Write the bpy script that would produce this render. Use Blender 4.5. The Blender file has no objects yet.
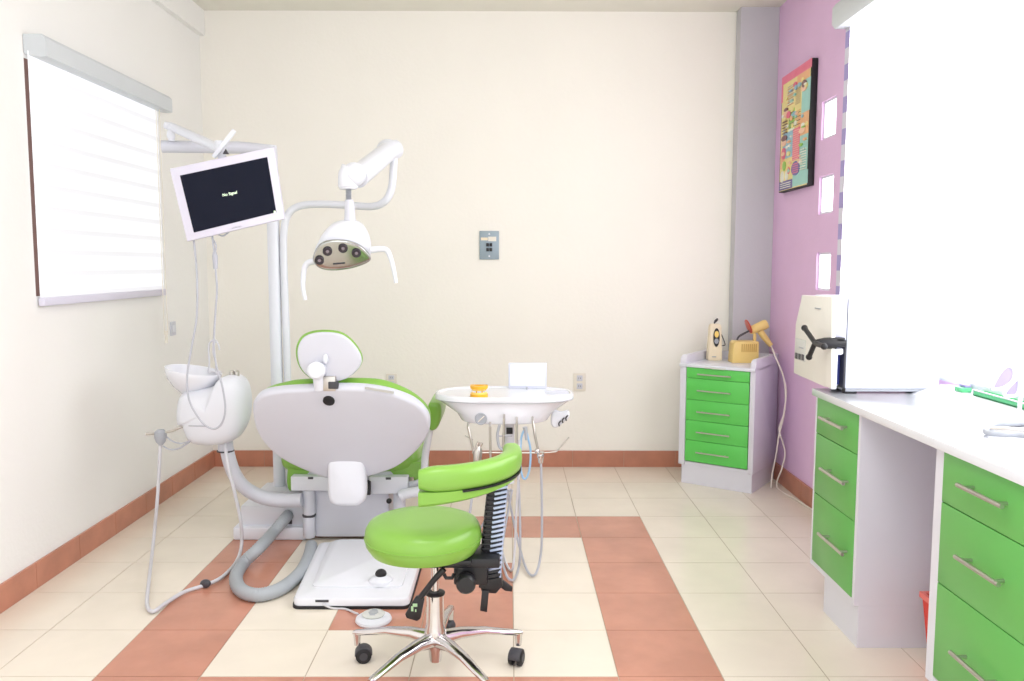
import bpy, bmesh, math, random
from mathutils import Vector, Matrix
random.seed(7)
PI = math.pi
COL = bpy.context.scene.collection

# ------------------------------------------------------------------ camera model
H = 1.30
F, PITCH, YAW, ROLL = 816.18, 0.09326, 0.0032, -0.0018
_r = Vector((math.cos(YAW), -math.sin(YAW), 0)); _y = Vector((math.sin(YAW), math.cos(YAW), 0)); _z = Vector((0, 0, 1))
FWD = _y*math.cos(PITCH) - _z*math.sin(PITCH)
_u = _y*math.sin(PITCH) + _z*math.cos(PITCH)
RIGHT = _r*math.cos(ROLL) - _u*math.sin(ROLL)
UP = _r*math.sin(ROLL) + _u*math.cos(ROLL)
EYE = Vector((0, 0, H))

def at(u, v, X=None, Y=None, Z=None, pl=None):
    """the world point seen at a pixel, on a given plane"""
    d = FWD*F + RIGHT*(u-512) - UP*(v-340.5)
    if X is not None: t = (X-EYE.x)/d.x
    elif Y is not None: t = (Y-EYE.y)/d.y
    elif Z is not None: t = (Z-EYE.z)/d.z
    else:
        p0, n = pl
        t = (p0-EYE).dot(n)/d.dot(n)
    return EYE + d*t

cam_d = bpy.data.cameras.new('camera'); cam = bpy.data.objects.new('camera', cam_d); COL.objects.link(cam)
cam_d.sensor_width = 36; cam_d.lens = F/1024*36; cam_d.clip_start = 0.05; cam_d.clip_end = 60
m = Matrix((RIGHT, UP, -FWD)).transposed().to_4x4(); m.translation = EYE
cam.matrix_world = m
bpy.context.scene.camera = cam

# ------------------------------------------------------------------ materials
def lin(c):
    return tuple((x/255/12.92 if x/255 <= .04045 else ((x/255+.055)/1.055)**2.4) for x in c)

def mat(name, rgb, rough=.5, metal=0, var=.03, scale=8, bump=0, bscale=60, coat=0, emit=0, alpha=1, trans=0, ecol=None):
    M = bpy.data.materials.new(name); M.use_nodes = True
    nt = M.node_tree; b = nt.nodes['Principled BSDF']
    c = lin(rgb)
    tc = nt.nodes.new('ShaderNodeTexCoord')
    n = nt.nodes.new('ShaderNodeTexNoise'); n.inputs['Scale'].default_value = scale; n.inputs['Detail'].default_value = 4
    nt.links.new(tc.outputs['Object'], n.inputs['Vector'])
    r = nt.nodes.new('ShaderNodeValToRGB')
    r.color_ramp.elements[0].position = .3; r.color_ramp.elements[1].position = .7
    r.color_ramp.elements[0].color = (*[x*(1-var) for x in c], 1)
    r.color_ramp.elements[1].color = (*[min(1, x*(1+var)) for x in c], 1)
    nt.links.new(n.outputs['Fac'], r.inputs['Fac']); nt.links.new(r.outputs['Color'], b.inputs['Base Color'])
    b.inputs['Roughness'].default_value = rough; b.inputs['Metallic'].default_value = metal
    b.inputs['Coat Weight'].default_value = coat; b.inputs['Coat Roughness'].default_value = .1
    if trans: b.inputs['Transmission Weight'].default_value = trans
    if alpha < 1: b.inputs['Alpha'].default_value = alpha
    if emit:
        b.inputs['Emission Color'].default_value = (*lin(ecol or rgb), 1); b.inputs['Emission Strength'].default_value = emit
    if bump:
        n2 = nt.nodes.new('ShaderNodeTexNoise'); n2.inputs['Scale'].default_value = bscale; n2.inputs['Detail'].default_value = 5
        nt.links.new(tc.outputs['Object'], n2.inputs['Vector'])
        bp = nt.nodes.new('ShaderNodeBump'); bp.inputs['Strength'].default_value = bump; bp.inputs['Distance'].default_value = .01
        nt.links.new(n2.outputs['Fac'], bp.inputs['Height']); nt.links.new(bp.outputs['Normal'], b.inputs['Normal'])
    return M

M = {}
M['wall'] = mat('cream_wall_paint', (245, 242, 234), .85, var=.012, scale=2, bump=.12, bscale=55)
M['wall_l'] = mat('white_wall_paint', (241, 241, 238), .8, var=.01, scale=2, bump=.1, bscale=55)
M['ceil'] = mat('ceiling_paint', (230, 228, 217), .9, var=.01, scale=2)
M['grey_col'] = mat('grey_column_paint', (198, 197, 203), .75, var=.02, scale=3, bump=.1)
M['lav'] = mat('lavender_wall_paint', (226, 190, 226), .75, var=.025, scale=3, bump=.14, bscale=50)
M['cream_tile'] = mat('cream_floor_tile', (234, 225, 210), .22, var=.035, scale=5, bump=.02, bscale=20)
M['rust_tile'] = mat('rust_floor_tile', (197, 139, 117), .2, var=.10, scale=6, bump=.02, bscale=20)
M['rust_base'] = mat('rust_baseboard_tile', (188, 126, 102), .3, var=.13, scale=7)
M['grout'] = mat('grout', (176, 160, 140), .9)
M['white'] = mat('white_plastic', (222, 225, 233), .3, var=.008)
M['white2'] = mat('white_shell_plastic', (206, 208, 218), .38, var=.008)
M['enamel'] = mat('white_enamel', (226, 228, 235), .18, var=.005, coat=.4)
M['lam'] = mat('white_laminate', (222, 222, 232), .4, var=.01)
M['lamdark'] = mat('grey_white_laminate', (222, 218, 220), .45, var=.012)
M['green'] = mat('green_vinyl', (130, 180, 74), .3, var=.03, scale=5, bump=.03, bscale=120)
M['dgreen'] = mat('green_drawer_laminate', (100, 178, 88), .35, var=.02, scale=3)
M['bgreen'] = mat('bright_green_laminate', (96, 206, 92), .35, var=.02, scale=3)
M['chrome'] = mat('chrome', (215, 212, 212), .14, 1, var=.02)
M['steel'] = mat('brushed_steel', (200, 196, 190), .32, 1, var=.04)
M['black'] = mat('black_plastic', (26, 26, 30), .4, var=.1)
M['rubber'] = mat('black_rubber', (20, 20, 24), .55, var=.1)
M['dgrey'] = mat('dark_grey_plastic', (62, 62, 68), .45, var=.05)
M['grey'] = mat('grey_plastic', (168, 172, 180), .4, var=.03)
M['hose'] = mat('grey_corrugated_hose', (166, 172, 178), .5, var=.05, bump=.1)
M['cable'] = mat('grey_cable', (178, 180, 190), .5, var=.03)
M['tube'] = mat('pale_grey_tubing', (206, 206, 212), .35, var=.03)
M['alu'] = mat('pale_grey_headbox', (206, 212, 216), .5, var=.015)
M['brown'] = mat('brown_window_frame', (120, 84, 74), .5, var=.06)
M['screen'] = mat('dark_screen', (20, 24, 40), .16, var=.05)
M['screen'].node_tree.nodes['Principled BSDF'].inputs['Specular IOR Level'].default_value = .12
M['text'] = mat('screen_lettering', (220, 240, 210), .5, emit=1.0)
M['bezel'] = mat('pale_lilac_bezel', (216, 214, 230), .35, var=.008)
M['orange'] = mat('amber_resin', (236, 178, 40), .4, var=.08, scale=30)
M['teeth'] = mat('cream_teeth', (250, 216, 120), .3, var=.05)
M['yellow'] = mat('yellowed_plastic', (236, 206, 130), .4, var=.03)
M['cream'] = mat('cream_plastic', (236, 222, 194), .4, var=.02)
M['red'] = mat('red_shield', (196, 78, 62), .35, var=.05)
M['redbin'] = mat('red_bin_plastic', (226, 52, 26), .35, var=.03)
M['redrim'] = mat('pale_red_rim', (236, 120, 108), .35, var=.03)
M['blue'] = mat('blue_recess', (60, 70, 150), .4, var=.05)
M['bluetube'] = mat('pale_blue_tubing', (150, 190, 225), .3, var=.03)
M['plate'] = mat('grey_steel_plate', (150, 165, 176), .45, .3, var=.04)
M['ivory'] = mat('ivory_plastic', (232, 226, 214), .4, var=.01)
M['viewer'] = mat('frosted_viewer_screen', (236, 241, 248), .3, var=.01)
M['viewerframe'] = mat('pale_lilac_frame', (212, 216, 232), .4, var=.01)
M['traygreen'] = mat('translucent_green_plastic', (100, 205, 140), .2, var=.04)
M['lilac'] = mat('lilac_plastic', (160, 148, 208), .35, var=.04)
M['lens'] = mat('lamp_reflector', (176, 178, 176), .12, .95, var=.05)
M['led'] = mat('led_glass', (52, 46, 54), .15, var=.1)
M['ledc'] = mat('led_centre', (150, 140, 150), .2, .5)
M['autobody'] = mat('cool_white_enamel', (206, 210, 220), .3, var=.005)
M['stripe'] = mat('painted_rib_glints', (186, 200, 226), .35, .2, var=.03)
M['panelgrey'] = mat('control_panel_grey', (206, 208, 204), .5, var=.02)
M['autopanel'] = mat('warm_white_panel', (236, 234, 226), .4, var=.01)
M['lilacstrip'] = mat('cool_white_panel', (196, 197, 214), .35, var=.01)
M['glowpane'] = mat('emissive_pane', (255, 252, 255), .3, emit=3.0, ecol=(255, 250, 255))  # emission stands in for daylight behind the glass blocks
M['pane'] = mat('window_pane', (235, 245, 255), .05, trans=.9)

def blind_mat(name, strength, period, z0, lo, soft):
    """zebra blind fabric whose emission stands in for daylight: alternating sheer and woven bands"""
    B = bpy.data.materials.new(name); B.use_nodes = True
    nt = B.node_tree; b = nt.nodes['Principled BSDF']
    tc = nt.nodes.new('ShaderNodeTexCoord'); geo = nt.nodes.new('ShaderNodeNewGeometry')
    sep = nt.nodes.new('ShaderNodeSeparateXYZ'); nt.links.new(geo.outputs['Position'], sep.inputs[0])
    a = nt.nodes.new('ShaderNodeMath'); a.operation = 'SUBTRACT'; a.inputs[1].default_value = z0; nt.links.new(sep.outputs['Z'], a.inputs[0])
    d = nt.nodes.new('ShaderNodeMath'); d.operation = 'DIVIDE'; d.inputs[1].default_value = period; nt.links.new(a.outputs[0], d.inputs[0])
    fr = nt.nodes.new('ShaderNodeMath'); fr.operation = 'FRACT'; nt.links.new(d.outputs[0], fr.inputs[0])
    rp = nt.nodes.new('ShaderNodeValToRGB'); e = rp.color_ramp.elements
    e[0].position = 0; e[0].color = (lo, lo, lo, 1); e[1].position = soft; e[1].color = (1, 1, 1, 1)
    x = e.new(.72); x.color = (1, 1, 1, 1); y = e.new(.84); y.color = (lo*1.04,)*3 + (1,)
    nt.links.new(fr.outputs[0], rp.inputs['Fac'])
    mu = nt.nodes.new('ShaderNodeMath'); mu.operation = 'MULTIPLY'; mu.inputs[1].default_value = strength
    nt.links.new(rp.outputs['Color'], mu.inputs[0]); nt.links.new(mu.outputs[0], b.inputs['Emission Strength'])  # bands glow by emission in place of backlight
    b.inputs['Emission Color'].default_value = (.97, .98, 1, 1)
    b.inputs['Base Color'].default_value = (.42, .42, .44, 1); b.inputs['Roughness'].default_value = .9
    return B

# ------------------------------------------------------------------ mesh builder
def smooth_path(pts, n=8, closed=False):
    pts = [Vector(p) for p in pts]; out = []; N = len(pts)
    segs = N if closed else N-1
    for i in range(segs):
        if closed: p0, p1, p2, p3 = pts[(i-1) % N], pts[i], pts[(i+1) % N], pts[(i+2) % N]
        else:
            p1, p2 = pts[i], pts[i+1]
            p0 = pts[i-1] if i else p1*2-p2
            p3 = pts[i+2] if i+2 < N else p2*2-p1
        for k in range(n):
            t = k/n
            out.append(.5*((2*p1)+(-p0+p2)*t+(2*p0-5*p1+4*p2-p3)*t*t+(-p0+3*p1-3*p2+p3)*t**3))
    if not closed: out.append(pts[-1])
    return out

class MB:
    def __init__(s): s.bm = bmesh.new(); s.mi = 0
    def _merge(s, b2, Mx=None):
        if Mx is not None: bmesh.ops.transform(b2, matrix=Mx, verts=b2.verts)
        for f in b2.faces: f.material_index = s.mi
        me = bpy.data.meshes.new('t'); b2.to_mesh(me); b2.free(); s.bm.from_mesh(me); bpy.data.meshes.remove(me)
    def box(s, lo, hi, bev=0, Mx=None, seg=2):
        b = bmesh.new(); bmesh.ops.create_cube(b, size=1)
        c = [(lo[i]+hi[i])/2 for i in range(3)]; d = [abs(hi[i]-lo[i]) for i in range(3)]
        for v in b.verts: v.co = Vector((c[0]+v.co.x*d[0], c[1]+v.co.y*d[1], c[2]+v.co.z*d[2]))
        if bev: bmesh.ops.bevel(b, geom=list(b.edges), offset=min(bev, min(d)*.45), segments=seg, affect='EDGES', profile=.5)
        s._merge(b, Mx); return s
    def cyl(s, p0, p1, r0, r1=None, n=20, bev=0):
        r1 = r0 if r1 is None else r1
        return s.tube([p0, p1], [r0, r1], n)
    def tube(s, pts, r, n=12, closed=False):
        pts = [Vector(p) for p in pts]; N = len(pts)
        rs = r if isinstance(r, (list, tuple)) else [r]*N
        if len(rs) != N: rs = [rs[0]+(rs[-1]-rs[0])*i/(N-1) for i in range(N)]
        b = bmesh.new(); rings = []; nrm = None
        for i, p in enumerate(pts):
            if closed: t = pts[(i+1) % N]-pts[i-1]
            else: t = pts[min(i+1, N-1)]-pts[max(i-1, 0)]
            if t.length < 1e-9: t = Vector((0, 0, 1))
            t.normalize()
            if nrm is None:
                a = Vector((0, 0, 1)) if abs(t.z) < .9 else Vector((1, 0, 0))
                nrm = (a - t*a.dot(t)).normalized()
            else:
                nrm = (nrm - t*nrm.dot(t)).normalized()
            bn = t.cross(nrm)
            rings.append([b.verts.new(p+(nrm*math.cos(2*PI*k/n)+bn*math.sin(2*PI*k/n))*rs[i]) for k in range(n)])
        R = len(rings)
        for i in range(R if closed else R-1):
            A, B = rings[i], rings[(i+1) % R]
            for k in range(n): b.faces.new((A[k], A[(k+1) % n], B[(k+1) % n], B[k]))
        if not closed:
            b.faces.new(rings[0][::-1]); b.faces.new(rings[-1])
        bmesh.ops.recalc_face_normals(b, faces=b.faces); s._merge(b); return s
    def sweep(s, pts, sec, scales=None):
        """sweep a closed section (side, up) along a path, z up"""
        pts = [Vector(p) for p in pts]; N = len(pts); b = bmesh.new(); rings = []
        for i, p in enumerate(pts):
            t = (pts[min(i+1, N-1)]-pts[max(i-1, 0)]).normalized()
            sd = t.cross(Vector((0, 0, 1))).normalized(); up = sd.cross(t).normalized()
            k = scales[i] if scales else 1
            rings.append([b.verts.new(p+sd*a*k+up*c*k) for a, c in sec])
        n = len(sec)
        for A, B in zip(rings, rings[1:]):
            for k in range(n): b.faces.new((A[k], A[(k+1) % n], B[(k+1) % n], B[k]))
        b.faces.new(rings[0][::-1]); b.faces.new(rings[-1])
        bmesh.ops.recalc_face_normals(b, faces=b.faces); s._merge(b); return s
    def lathe(s, prof, o=(0, 0, 0), n=28, Mx=None, cap=True):
        """prof: list of (r, z)"""
        b = bmesh.new(); rings = []
        for r, z in prof:
            if r < 1e-6: rings.append([b.verts.new((0, 0, z))])
            else: rings.append([b.verts.new((r*math.cos(2*PI*k/n), r*math.sin(2*PI*k/n), z)) for k in range(n)])
        for A, B in zip(rings, rings[1:]):
            for k in range(n):
                k2 = (k+1) % n
                if len(A) == 1 and len(B) == 1: continue
                if len(A) == 1: b.faces.new((A[0], B[k], B[k2]))
                elif len(B) == 1: b.faces.new((A[k], A[k2], B[0]))
                else: b.faces.new((A[k], A[k2], B[k2], B[k]))
        if cap:
            if len(rings[0]) > 1: b.faces.new(rings[0][::-1])
            if len(rings[-1]) > 1: b.faces.new(rings[-1])
        bmesh.ops.recalc_face_normals(b, faces=b.faces)
        T = Matrix.Translation(Vector(o)); s._merge(b, T @ Mx if Mx is not None else T); return s
    def rings(s, loops, capa=True, capb=True):
        b = bmesh.new(); R = [[b.verts.new(p) for p in L] for L in loops]; n = len(R[0])
        for A, B in zip(R, R[1:]):
            for k in range(n): b.faces.new((A[k], A[(k+1) % n], B[(k+1) % n], B[k]))
        if capa: b.faces.new(R[0][::-1])
        if capb: b.faces.new(R[-1])
        bmesh.ops.recalc_face_normals(b, faces=b.faces); s._merge(b); return s
    def prism(s, poly, vec, bev=0):
        b = bmesh.new(); vec = Vector(vec)
        A = [b.verts.new(Vector(p)) for p in poly]; B = [b.verts.new(Vector(p)+vec) for p in poly]; n = len(A)
        b.faces.new(A[::-1]); b.faces.new(B)
        for k in range(n): b.faces.new((A[k], A[(k+1) % n], B[(k+1) % n], B[k]))
        bmesh.ops.recalc_face_normals(b, faces=b.faces)
        if bev: bmesh.ops.bevel(b, geom=list(b.edges), offset=bev, segments=2, affect='EDGES', profile=.5)
        s._merge(b); return s
    def pillow(s, outline, nv, thick, rnd=.01, bulge_f=0, bulge_b=0, nr=5):
        """slab over a closed outline; nv points from its front face to its back; edges rounded"""
        nv = Vector(nv).normalized(); pts = [Vector(p) for p in outline]
        c = sum(pts, Vector())/len(pts)
        def ring(inset, d, k=1):
            out = []
            for p in pts:
                q = p-c; L = q.length
                f = max(.02, 1-inset/L)*k
                out.append(c+q*f+nv*d)
            return out
        L = []
        for i in range(nr):
            k = .04+.96*(i/nr); L.append(ring(rnd, -bulge_f*(1-k*k), k))
        for i in range(5):
            a = i/4*PI/2; L.append(ring(rnd*(1-math.sin(a)), rnd*(1-math.cos(a))))
        for i in range(5):
            a = i/4*PI/2; L.append(ring(rnd*(1-math.cos(a)), thick-rnd+rnd*math.sin(a)))
        for i in range(nr-1, -1, -1):
            k = .04+.96*(i/nr); L.append(ring(rnd, thick+bulge_b*(1-k*k), k))
        return s.rings(L)
    def ball(s, c, r, n=16, sc=(1, 1, 1), Mx=None):
        b = bmesh.new(); bmesh.ops.create_uvsphere(b, u_segments=n, v_segments=max(8, n//2), radius=1)
        for v in b.verts: v.co = Vector((v.co.x*r*sc[0], v.co.y*r*sc[1], v.co.z*r*sc[2]))
        if Mx is not None: bmesh.ops.transform(b, matrix=Mx, verts=b.verts)
        s._merge(b, Matrix.Translation(Vector(c))); return s
    def quad(s, pts):
        b = bmesh.new(); b.faces.new([b.verts.new(Vector(p)) for p in pts]); s._merge(b); return s

def build(name, mb, mats, parent=None, smooth=True, base=True):
    me = bpy.data.meshes.new(name)
    if not isinstance(mats, (list, tuple)): mats = [mats]
    co = [v.co for v in mb.bm.verts]
    lo = Vector([min(c[i] for c in co) for i in range(3)]); hi = Vector([max(c[i] for c in co) for i in range(3)])
    org = Vector(((lo.x+hi.x)/2, (lo.y+hi.y)/2, lo.z))
    for v in mb.bm.verts: v.co -= org
    mb.bm.to_mesh(me); mb.bm.free()
    for x in mats: me.materials.append(M[x] if isinstance(x, str) else x)
    if smooth:
        me.polygons.foreach_set('use_smooth', [True]*len(me.polygons))
        me.set_sharp_from_angle(angle=math.radians(38))
    o = bpy.data.objects.new(name, me); COL.objects.link(o)
    if parent is not None:
        o.parent = parent
        w = Vector(); p = parent
        while p: w += p.location; p = p.parent
        o.location = org-w
    else: o.location = org
    return o

def thing(name, label, cat, loc, group=None):
    o = bpy.data.objects.new(name, None); COL.objects.link(o); o.location = Vector(loc); o.empty_display_size = .1
    o['label'] = label; o['category'] = cat
    if group: o['group'] = group
    return o
def tag(o, label, cat, group=None):
    o['label'] = label; o['category'] = cat
    if group: o['group'] = group
    return o
def struct(o): o['kind'] = 'structure'; return o

# ------------------------------------------------------------------ room dimensions
S, X0, Y0 = .33040, .34624, 2.47257
XL, YW, XR = -1.90524, 5.16965, 1.625
ZC = at(420, 11, Y=YW).z
YF = -0.6     # side behind the camera left open so the world light fills the room
T = .12

# floor : grout bed with one raised face per tile
fb = MB(); fb.mi = 2; fb.box((XL-T, YF, -.1), (XR+T, YW+T, -.0015))
g = .0016
for i in range(-9, 6):
    for j in range(-10, 10):
        x0, x1, y0, y1 = X0+i*S, X0+(i+1)*S, Y0+j*S, Y0+(j+1)*S
        x0, x1, y0, y1 = max(x0, XL), min(x1, XR), max(y0, YF), min(y1, YW)
        if x1-x0 < .01 or y1-y0 < .01: continue
        frame = (-5 <= i <= 0 and -1 <= j <= 4) and not (-4 <= i <= -1 and 0 <= j <= 3)
        core = i in (-3, -2) and j in (1, 2)
        fb.mi = 1 if frame or core else 0
        fb.box((x0+g, y0+g, -.004), (x1-g, y1-g, 0))
struct(build('floor', fb, ['cream_tile', 'rust_tile', 'grout'], smooth=False))

struct(build('ceiling', MB().box((XL-T, YF, ZC), (XR+T, YW+T, ZC+.1)), 'ceil', smooth=False))
struct(build('wall_back', MB().box((XL-T, YW, 0), (XR+T, YW+T, ZC)), 'wall', smooth=False))

# left wall with a window opening
ly0, ly1 = at(31, 200, X=XL).y, at(161, 200, X=XL).y
lz1 = at(100, 90, X=XL).z
lz0 = at(100, 292, X=XL).z
wl = MB()
wl.box((XL-T, YF, 0), (XL, ly0, ZC)); wl.box((XL-T, ly1, 0), (XL, YW, ZC))
wl.box((XL-T, ly0, 0), (XL, ly1, lz0)); wl.box((XL-T, ly0, lz1), (XL, ly1, ZC))
struct(build('wall_left', wl, 'wall_l', smooth=False))
w1 = MB(); fw = .045
w1.box((XL-.08, ly0, lz0), (XL-.002, ly0+fw, lz1)); w1.box((XL-.08, ly1-fw, lz0), (XL-.002, ly1, lz1))
w1.box((XL-.08, ly0+fw, lz0), (XL-.002, ly1-fw, lz0+fw)); w1.box((XL-.08, ly0+fw, lz1-fw), (XL-.002, ly1-fw, lz1))
w1.box((XL-.07, (ly0+ly1)/2-.02, lz0+fw), (XL-.02, (ly0+ly1)/2+.02, lz1-fw))
wo = struct(build('window_1', w1, 'brown', smooth=False))
build('window_glass', MB().box((XL-.055, ly0+fw, lz0+fw), (XL-.049, ly1-fw, lz1-fw)), 'pane', wo)

# ceiling beam along the left wall
bz = at(203, 36, Y=YW).z
struct(build('trim_1', MB().box((XL, YF, bz), (XL+.035, YW, ZC), .002), 'wall_l', smooth=False))

# right wall with the big window and three glass-block openings
ry1 = at(846, 150, X=XR).y; ry0 = 1.35
rz0, rz1 = 0.87, 2.35
blocks = []
for (cu, cv) in ((829, 118), (825, 194.5), (823.5, 271.5)):
    c = at(cu, cv, X=XR); blocks.append((c.y, c.z))
by = sum(b[0] for b in blocks)/3; bw, bh = .095, .098
wr = MB()
wr.box((XR, YF, 0), (XR+T, ry0, ZC)); wr.box((XR, ry0, 0), (XR+T, ry1, rz0)); wr.box((XR, ry0, rz1), (XR+T, ry1, ZC))
wr.box((XR, ry1, 0), (XR+T, by-bw, ZC)); wr.box((XR, by+bw, 0), (XR+T, YW, ZC))
zs = sorted(b[1] for b in blocks); prev = 0
for z in zs: wr.box((XR, by-bw, prev), (XR+T, by+bw, z-bh)); prev = z+bh
wr.box((XR, by-bw, prev), (XR+T, by+bw, ZC))
struct(build('wall_right', wr, 'lav', smooth=False))
w2 = MB()
w2.box((XR+.04, ry0, rz0), (XR+.09, ry0+.05, rz1)); w2.box((XR+.04, ry1-.05, rz0), (XR+.09, ry1, rz1))
w2.box((XR+.04, ry0+.05, rz0), (XR+.09, ry1-.05, rz0+.05)); w2.box((XR+.04, ry0+.05, rz1-.05), (XR+.09, ry1-.05, rz1))
w2.box((XR+.045, (ry0+ry1)/2-.02, rz0+.05), (XR+.085, (ry0+ry1)/2+.02, rz1-.05))
wo2 = struct(build('window_2', w2, 'white', smooth=False))
build('window_glass', MB().box((XR+.062, ry0+.05, rz0+.05), (XR+.068, ry1-.05, rz1-.05)), 'pane', wo2)
for k, z in enumerate(reversed(zs)):
    wb = MB(); f = .012
    wb.box((XR+.012, by-bw, z-bh), (XR+.1, by-bw+f, z+bh)); wb.box((XR+.012, by+bw-f, z-bh), (XR+.1, by+bw, z+bh))
    wb.box((XR+.012, by-bw+f, z-bh), (XR+.1, by+bw-f, z-bh+f)); wb.box((XR+.012, by-bw+f, z+bh-f), (XR+.1, by+bw-f, z+bh))
    o = struct(build('window_%d' % (k+3), wb, 'white', smooth=False))
    build('glass_block', MB().box((XR+.016, by-bw+f, z-bh+f), (XR+.095, by+bw-f, z+bh-f), .004), 'glowpane', o)

# grey column in the back right corner
pl = at(729, 300, Y=YW).x
struct(build('trim_2', MB().box((pl, YW-.10, 0), (XR, YW, ZC), .002), 'grey_col', smooth=False))

# tiled baseboards
bt = at(400, 450.8, Y=YW-.012).z
def baseboard(name, p0, p1, off):
    mb = MB(); p0 = Vector(p0); p1 = Vector(p1); d = p1-p0; L = d.length; d.normalize(); n = Vector(off)
    k = 0; x = 0
    while x < L-.005:
        e = min(x+S, L); a = p0+d*(x+.001); b = p0+d*(e-.001)
        mb.mi = 0; lo = a; hi = b+n*.012
        mb.box((min(lo.x, hi.x), min(lo.y, hi.y), 0), (max(lo.x, hi.x), max(lo.y, hi.y), bt), .001)
        x = e
    mb.mi = 1; lo = p0; hi = p1+n*.010
    mb.box((min(lo.x, hi.x), min(lo.y, hi.y), 0), (max(lo.x, hi.x), max(lo.y, hi.y), bt-.002))
    struct(build(name, mb, ['rust_base', 'grout'], smooth=False))
baseboard('baseboard_back', (XL+(X0-XL) % S - S + .0, YW, 0) if False else (XL, YW, 0), (pl, YW, 0), (0, -1, 0))
baseboard('baseboard_left', (XL, YW-.012, 0), (XL, YF, 0), (1, 0, 0))
baseboard('baseboard_right', (XR, YW-.10, 0), (XR, YF, 0), (-1, 0, 0))

# ------------------------------------------------------------------ blinds
def left_blind():
    y0, y1 = at(22.5, 40, X=XL).y, at(172, 100, X=XL+.09).y
    zt, zb = at(60, 44, X=XL+.09).z, at(80, 79, X=XL+.09).z
    t = thing('zebra_blind', 'white zebra roller blind glowing in the left wall window under a pale grey headbox', 'blind', (XL+.05, (y0+y1)/2, lz0))
    zt = (at(41, 32.5, X=XL+.09).z+at(172, 96, X=XL+.09).z)/2; zb = (at(42, 55, X=XL+.09).z+at(170, 110.5, X=XL+.09).z)/2
    prof = [(XL+.002, zb+.01), (XL+.002, zt), (XL+.075, zt), (XL+.09, zt-.015), (XL+.09, zb), (XL+.07, zb-.004), (XL+.03, zb)]
    build('headbox', MB().prism([(x, y0, z) for x, z in prof], (0, y1-y0, 0)), 'alu', t)
    for k in (.22, .9):
        build('bracket', MB().box((XL+.03, y0+(y1-y0)*k-.015, zt), (XL+.06, y0+(y1-y0)*k+.015, zt+.008), .002), 'alu', t)
    fy0, fy1 = at(35.5, 200, X=XL+.02).y, at(160.5, 200, X=XL+.02).y
    fb_ = (at(38, 298, X=XL+.02).z+at(160, 289, X=XL+.02).z)/2
    build('fabric', MB().box((XL+.018, fy0, fb_), (XL+.021, fy1, zb+.02)), blind_mat('left_blind_fabric', .60, .088, 1.0, .76, .10), t)
    rl = MB().box((XL+.006, fy0+.005, fb_-.035), (XL+.034, fy1+.01, fb_), .006)
    build('bottom_rail', rl, 'bezel', t)
    ch = MB(); cy = at(163.5, 310, X=XL+.05).y
    zz = at(163.5, 335, X=XL+.05).z
    ch.tube([(XL+.05, cy, zb), (XL+.05, cy, zz)], .0022, 6); ch.tube([(XL+.064, cy+.01, zb), (XL+.064, cy+.01, zz)], .0022, 6)
    ch.tube([(XL+.057, cy+.005, zz+.02), (XL+.057, cy+.005, zz-.045)], [.007, .009], 8)
    build('pull_chain', ch, 'ivory', t)
left_blind()

def right_blind():
    y1 = at(832, 20, X=XR-.1).y; y0 = 1.25
    zb = at(836, 26, X=XR-.1).z; zt = zb+.115
    t = thing('zebra_blind', 'white zebra roller blind with daylight glow put into its fabric over the right window', 'blind', (XR-.05, (y0+y1)/2, .95))
    prof = [(XR-.002, zb+.01), (XR-.002, zt), (XR-.085, zt), (XR-.1, zt-.02), (XR-.1, zb+.02), (XR-.085, zb), (XR-.03, zb)]
    build('headbox', MB().prism([(x, y0, z) for x, z in prof], (0, y1-y0, 0)), 'alu', t)
    fy = at(846, 150, X=XR-.03).y
    fz = .897
    build('fabric', MB().box((XR-.032, y0+.02, fz), (XR-.028, fy, zb+.02)), blind_mat('right_blind_fabric', 3.3, .15, 1.03, .9, .04), t)
    # unlit woven margin with the bands showing at the far edge
    mg = MB(); z = fz
    k = 0
    while z < zb:
        mg.mi = k % 2; mg.box((XR-.031, fy, z), (XR-.028, fy+.055, min(z+.075, zb)))
        z += .075; k += 1
    build('fabric_margin', mg, ['bezel', 'lilac'], t)
    build('bottom_rail', MB().box((XR-.038, y0+.02, fz-.02), (XR-.022, fy+.055, fz), .005), 'white', t)
right_blind()

# ------------------------------------------------------------------ wall fittings
def outlet(u0, u1, v0, v1, label, kind='double'):
    a = at(u0, v0, Y=YW); b = at(u1, v1, Y=YW); cx = (a.x+b.x)/2; cz = (a.z+b.z)/2
    t = thing('wall_outlet', label, 'outlet', (cx, YW, b.z))
    build('cover_plate', MB().box((a.x, YW-.008, b.z), (b.x, YW, a.z), .003), 'ivory', t)
    h = (a.z-b.z)*.22
    for s in (-1, 1):
        zc = cz+s*(a.z-b.z)*.22
        so = build('socket', MB().box((cx-.018, YW-.011, zc-h*.7), (cx+.018, YW-.008, zc+h*.7), .003), 'white2', t)
        sl = MB()
        for q in (-.006, .006): sl.box((cx+q-.0012, YW-.0118, zc-.005), (cx+q+.0012, YW-.0108, zc+.006))
        build('slots', sl, 'dgrey', so)
outlet(573.5, 585.5, 373, 391, 'ivory wall outlet on the back wall to the right of the instrument tray')
outlet(386, 397, 373.5, 387, 'ivory wall outlet low on the back wall just above the dental chair backrest')

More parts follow.
